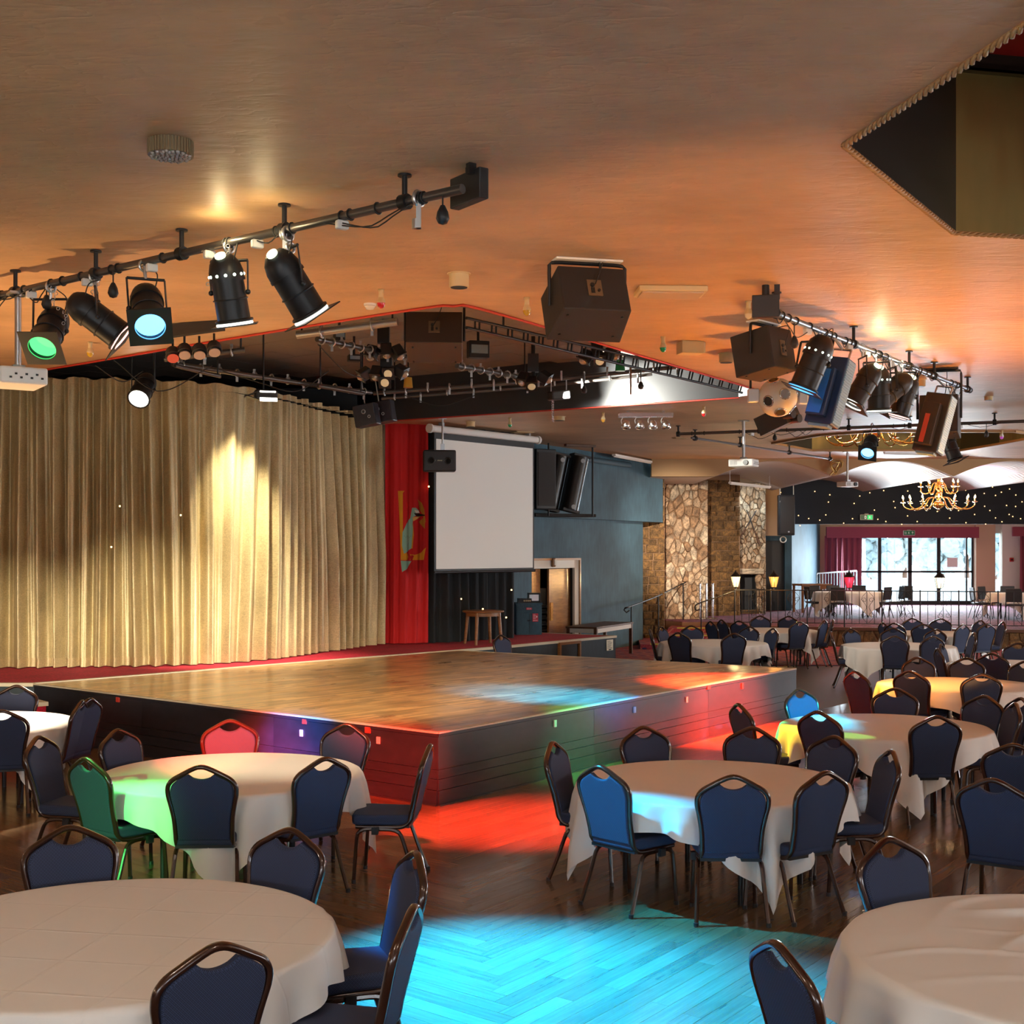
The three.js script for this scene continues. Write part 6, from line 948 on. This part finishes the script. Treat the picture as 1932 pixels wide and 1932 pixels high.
// black stacking chairs and two tables on the terrace
const tabT1 = roundTable(9.94, 38.4, 'round terrace table among black chairs in front of the windows', 'pale cloth on terrace table left of the window centre', 70, 51, { base: MEZ, half: 1.25 });
const tabT2 = roundTable(14.75, 37.4, 'round terrace table at the right edge behind the railing', 'pale cloth on terrace table at the right picture edge', 20, 55, { base: MEZ, half: 1.25 });
const bc = new THREE.Group(); bc.name = 'terrace_chair'; mesh('seat', rb(.44, .05, .44, .022, 0, .45, 0), M.blackVinyl, bc); mesh('backrest', rb(.42, .38, .04, .018, 0, .72, -.235, -.12), M.blackVinyl, bc);
for (const s of [-1, 1]) { mesh('leg', tube([[s * .21, .42, .1], [s * .215, .40, .2], [s * .23, 0, .26]], .012, 10, 6), M.blackMetal, bc); mesh('leg', tube([[s * .21, .42, -.05], [s * .215, .40, -.16], [s * .24, 0, -.3]], .012, 10, 6), M.blackMetal, bc); mesh('back_support', tube([[s * .21, .42, .1], [s * .215, .43, -.2], [s * .21, .6, -.24], [s * .2, .8, -.27]], .011, 14, 6), M.blackMetal, bc); }
for (const [px, d, T, lab, add] of [[1521, 38.2, tabT1, 'black terrace chair edge-on at left end of the left terrace table', 0], [1581, 37.1, tabT1, 'black terrace chair, back to camera, front of the left terrace table', 0], [1677, 37.7, tabT1, 'black terrace chair at right front of the left terrace table', -10], [1704, 38.5, tabT1, 'black terrace chair right of left terrace table, against the bright window', 0], [1713, 39.2, tabT1, 'outermost black terrace chair right of the left terrace table', 8], [1536, 39.5, tabT1, 'black terrace chair behind left terrace table, by the wooden side table', 0], [1571, 39.7, tabT1, 'black terrace chair behind left terrace table, before white barred railing', 0], [1621, 39.7, tabT1, 'black terrace chair behind left terrace table, by the red lantern', 0], [1832, 37.5, tabT2, 'black terrace chair at left of the right terrace table, nearer one', 0], [1850, 38.4, tabT2, 'black terrace chair at left of right terrace table, before beige wall', 0], [1900, 38.8, tabT2, 'black terrace chair behind the right terrace table', 0], [1912, 36.1, tabT2, 'black terrace chair, back to camera, front of the right terrace table', 0]]) {
  const p = P(px, 1108, d), th = Math.atan2(T.x - p.x, T.z - p.z) + add * D2R, c = bc.clone(); c.name = numbered('terrace_chair'); c.userData = { label: lab, category: 'chair', group: 'black terrace chairs' }; c.position.set(p.x + .28 * Math.sin(th), MEZ, p.z + .28 * Math.cos(th)); const r = Math.hypot(p.x - T.x, p.z - T.z); if (r < 1.15) { const k = 1.15 / r - 1; c.position.x += (p.x - T.x) * k; c.position.z += (p.z - T.z) * k; } c.rotation.y = th; scene.add(c);
}
// ---------- beams of the stage lamps ----------
const arr = v => v.isVector3 ? v.toArray() : v;
const beamFrom = (c, to, rgb, I, deg, pen, rad) => spot(arr(c.front), to, rgb, I, deg, pen, rad);
beamFrom(can1, [-2.62, .7, -9.05], [.06, 1, .2], 170, 10, 1);
beamFrom(can3, [.22, 0, -7.3], [0, .31, 1], 4600, 15.5, .95);
beamFrom(can3, [.62, .7, -8.75], [0, .5, 1], 520, 6.5, 1);
beamFrom(can2, [.1, 0, -11.75], [1, .06, .03], 1050, 14, 1);
beamFrom(can4, [-1.9, 0, -10.9], [1, .85, .6], 30, 20, 1);
beamFrom(can5, [-1.4, .7, -16.4], [1, .84, .58], 420, 17, 1);
spot(P(1556, 800, 12.9).toArray(), [1.0, .15, -14.3], [.08, 1, .4], 260, 13, 1, 2);
beamFrom(can6, [.5, .7, -15.7], [.0, .26, 1], 1300, 12, .9);
beamFrom(can10, [3.1, .2, -17.2], [1, .06, .03], 3000, 19, 1);
beamFrom(can12, [3.9, .7, -15.5], [.05, .4, 1], 40, 8, .9);
beamFrom(parF, [-5.3, 0, -12.0], [1, .9, .68], 700, 10, .7);
// flood washing down the gold curtain
spot(P(476, 706, 19.5).toArray(), [-4.1, 2.4, -20.3], [1, .9, .66], 150, 28, 1, 3);
// extra bar of can lamps behind the photographer
const bar5 = lightingBar('', [-6, 4.64, 1.0], [6, 4.64, 1.0], 'lighting bar hung behind the viewpoint', [.05, .5, .95]);
const rear = (x, to, on, I, deg, pen, label) => { const C = V(x, 4.28, 1.0), dir = V(...to).sub(C).normalize(); const c = parCan({ C: [x, 4.28, 1.0], dir: [dir.x, -dir.y, dir.z], on, glow: 3, bar: V(x, 4.62, 1.0), label }); return spot(arr(c.front), to, LENS[on] === LENS.pink ? [1, .04, .02] : on === 'green' ? [.07, 1, .2] : on === 'cyan' ? [.0, .6, 1] : on === 'blue' ? [.02, .22, 1] : [1, .9, .68], I, deg, pen, 3); };
rear(2.6, [-5.6, 1.1, -19.7], 'white', 2000, 4.6, 1, 'can lamp on rear bar aimed at left half of the gold curtain');
rear(4.4, [-4.2, 1.2, -20.3], 'white', 3400, 4.2, 1, 'can lamp on rear bar aimed at middle of the gold curtain');
rear(.6, [-7.3, 1.0, -19.3], 'white', 1300, 4.0, 1, 'can lamp on rear bar aimed at left edge of the gold curtain');
rear(-1.6, [-2.5, .85, -11.3], 'pink', 9000, 2.8, .9, 'red can lamp on rear bar aimed at red chair');
rear(3.6, [-1.2, .36, -12.75], 'pink', 6500, 2.5, 1, 'red can lamp on rear bar aimed at the platform corner');
rear(-.2, [-2.3, .45, -13.8], 'blue', 8000, 1.8, 1, 'blue can lamp on rear bar aimed at platform side');
rear(-5.4, [-2.75, .6, -9.2], 'green', 620, 3.6, 1, 'green can lamp on rear bar aimed at the red and green table');
rear(4.2, [3.1, .72, -13.7], 'cyan', 5200, 1.4, .5, 'blue can lamp on rear bar aimed at blue chair');
// recess fittings: coloured patches on the cloth, the fascia flood, amber pool on the orange table
const patch = P(900, 655, 15.6).toArray();
spot(patch, [2.70, .5, -12.35], [1, .6, .03], 420, 3.2, .3, 1); spot(patch, [2.60, .62, -12.95], [.05, 1, .3], 260, 2, .3, 1); spot(patch, [3.2, .76, -13.1], [.3, .8, 1], 90, 2.6, .6, 1); spot(patch, [3.3, .5, -11.8], [.2, .9, .15], 150, 1.7, .3, 1);
spot(P(1690, 790, 16.2).toArray(), [4.95, .75, -16.55], [1, .5, .02], 420, 7, .5, 2);
spot(P(1640, 775, 14.6).toArray(), [5.2, .75, -16.6], [1, .33, .06], 160, 16, 1, 3);
spot(P(1064, 748, 20.4).toArray(), [2.3, 5.0, -21.1], [1, .97, .85], 110, 62, 1, 2);
spot([6.0, 4.3, -14.8], [6.4, .75, -13.3], [1, .40, .06], 1500, 17, .8, 2); spot([4.6, 4.3, -15.2], [6.2, .75, -13.6], [1, .42, .06], 700, 12, .8, 2);
// amber floor uplighters washing the ceiling
for (const [p, to, c, I, deg, lab] of [[[5.45, 0, -14.75], [4.2, 4.8, -14.2], [1, .38, .06], 125, 58, 'small black amber floor uplighter standing behind the yellow patched table'], [[-6.6, 0, -11.6], [-3.6, 4.8, -13.4], [1, .58, .24], 110, 50, 'small black amber floor uplighter out at left of the red and green table'], [[2.75, 0, -3.2], [1.2, 4.8, -11], [1, .46, .14], 150, 20, 'small black amber floor uplighter out at right of the viewpoint']]) {
  const t = thing('floor_uplighter', lab, 'uplighter', p); mesh('body', cyl(.09, .11, .16, 16, 0, .08, 0), M.black, t); mesh('lens', cyl(.08, .08, .01, 16, 0, .165, 0), glow(...c, 3), t); spot([p[0], .2, p[2]], to, c, I, deg, 1, 3);
}
// glow of the open lamp backs on the ceiling
for (const c of [can4, can5, can8, can10, can7]) { const b = c.C.clone().addScaledVector(c.dir, -c.L * .5 - .2); pointLight(b.x, b.y, b.z, [1, .8, .42], .3, .4); }
// purple uplight at the right end of the terrace
{ const t = thing('uplighter', 'small purple uplighter on the terrace floor out at right', 'uplighter', [17.2, MEZ, -36]); mesh('body', cyl(.1, .12, .2, 16, 0, .1, 0), M.black, t); mesh('lens', cyl(.09, .09, .01, 16, 0, .21, 0), glow(.8, .1, 1, 3), t); spot([17.2, MEZ + .26, -36], [13.0, 4.5, -36.0], [.75, .06, 1], 800, 9, .9, 2); }
// wall lamps of the hall outside the picture: warm uplighters on the side and rear walls
for (const [x, z, I, lab] of [[-10.6, -6, 16, 'cream wall uplighter nearest the stage on the left wall'], [-10.6, 1, 10, 'cream wall uplighter at the rear of the left wall'], [-10.6, -12.5, 9, 'cream wall uplighter beside the gold curtain end'], [-3, 5.3, 8, 'cream wall uplighter on rear wall, left of its windows'], [20.1, -17, 40, 'cream wall uplighter on right wall between its two windows'], [20.1, -2, 30, 'cream wall uplighter at the rear of the right wall']]) {
  const t = thing('wall_uplighter', lab, 'wall lamp', [x, 2.4, z]); mesh('bowl', lathe([[0, -.12], [.1, -.1], [.17, 0], [.165, 0], [.09, -.09], [0, -.11]], 20), M.cream, t); mesh('bulb', sph(.05, 12, 0, .0, 0), glow(1, .75, .45, 8), t); pointLight(x, 2.52, z, [1, .68, .4], I, 3);
}
// a head of the silver track and the daylight tube over the fireplace light the stone
spot(P(1225, 808, 21.7).toArray(), [4.95, 2.5, -37.4], [1, .88, .74], 1400, 9, .8, 2);
areaLight(.9, .08, 7.2, 4.2, -39.6, 7.4, 2.2, -40.9, [.7, .88, 1], 160);
// two lit round ceiling lights over the tables behind the top edge of the picture
for (const [x, z, lab] of [[-2.2, -3.3, 'lit round glass ceiling light above the foreground left table, out of view'], [1.6, -2.6, 'lit round glass ceiling light above the viewpoint, out of view']]) { const t = thing('ceiling_light', lab, 'ceiling light', [x, CEIL, z]); mesh('rim', cyl(.13, .13, .06, 32, 0, -.03, 0), M.cream, t); mesh('glass', lathe([[0, -.14], [.07, -.13], [.12, -.06], [0, -.06]], 24), glow(1, .86, .66, 4), t); pointLight(x, CEIL - .24, z, [1, .92, .8], 6.5, 4); }
renderer.render(scene, camera);
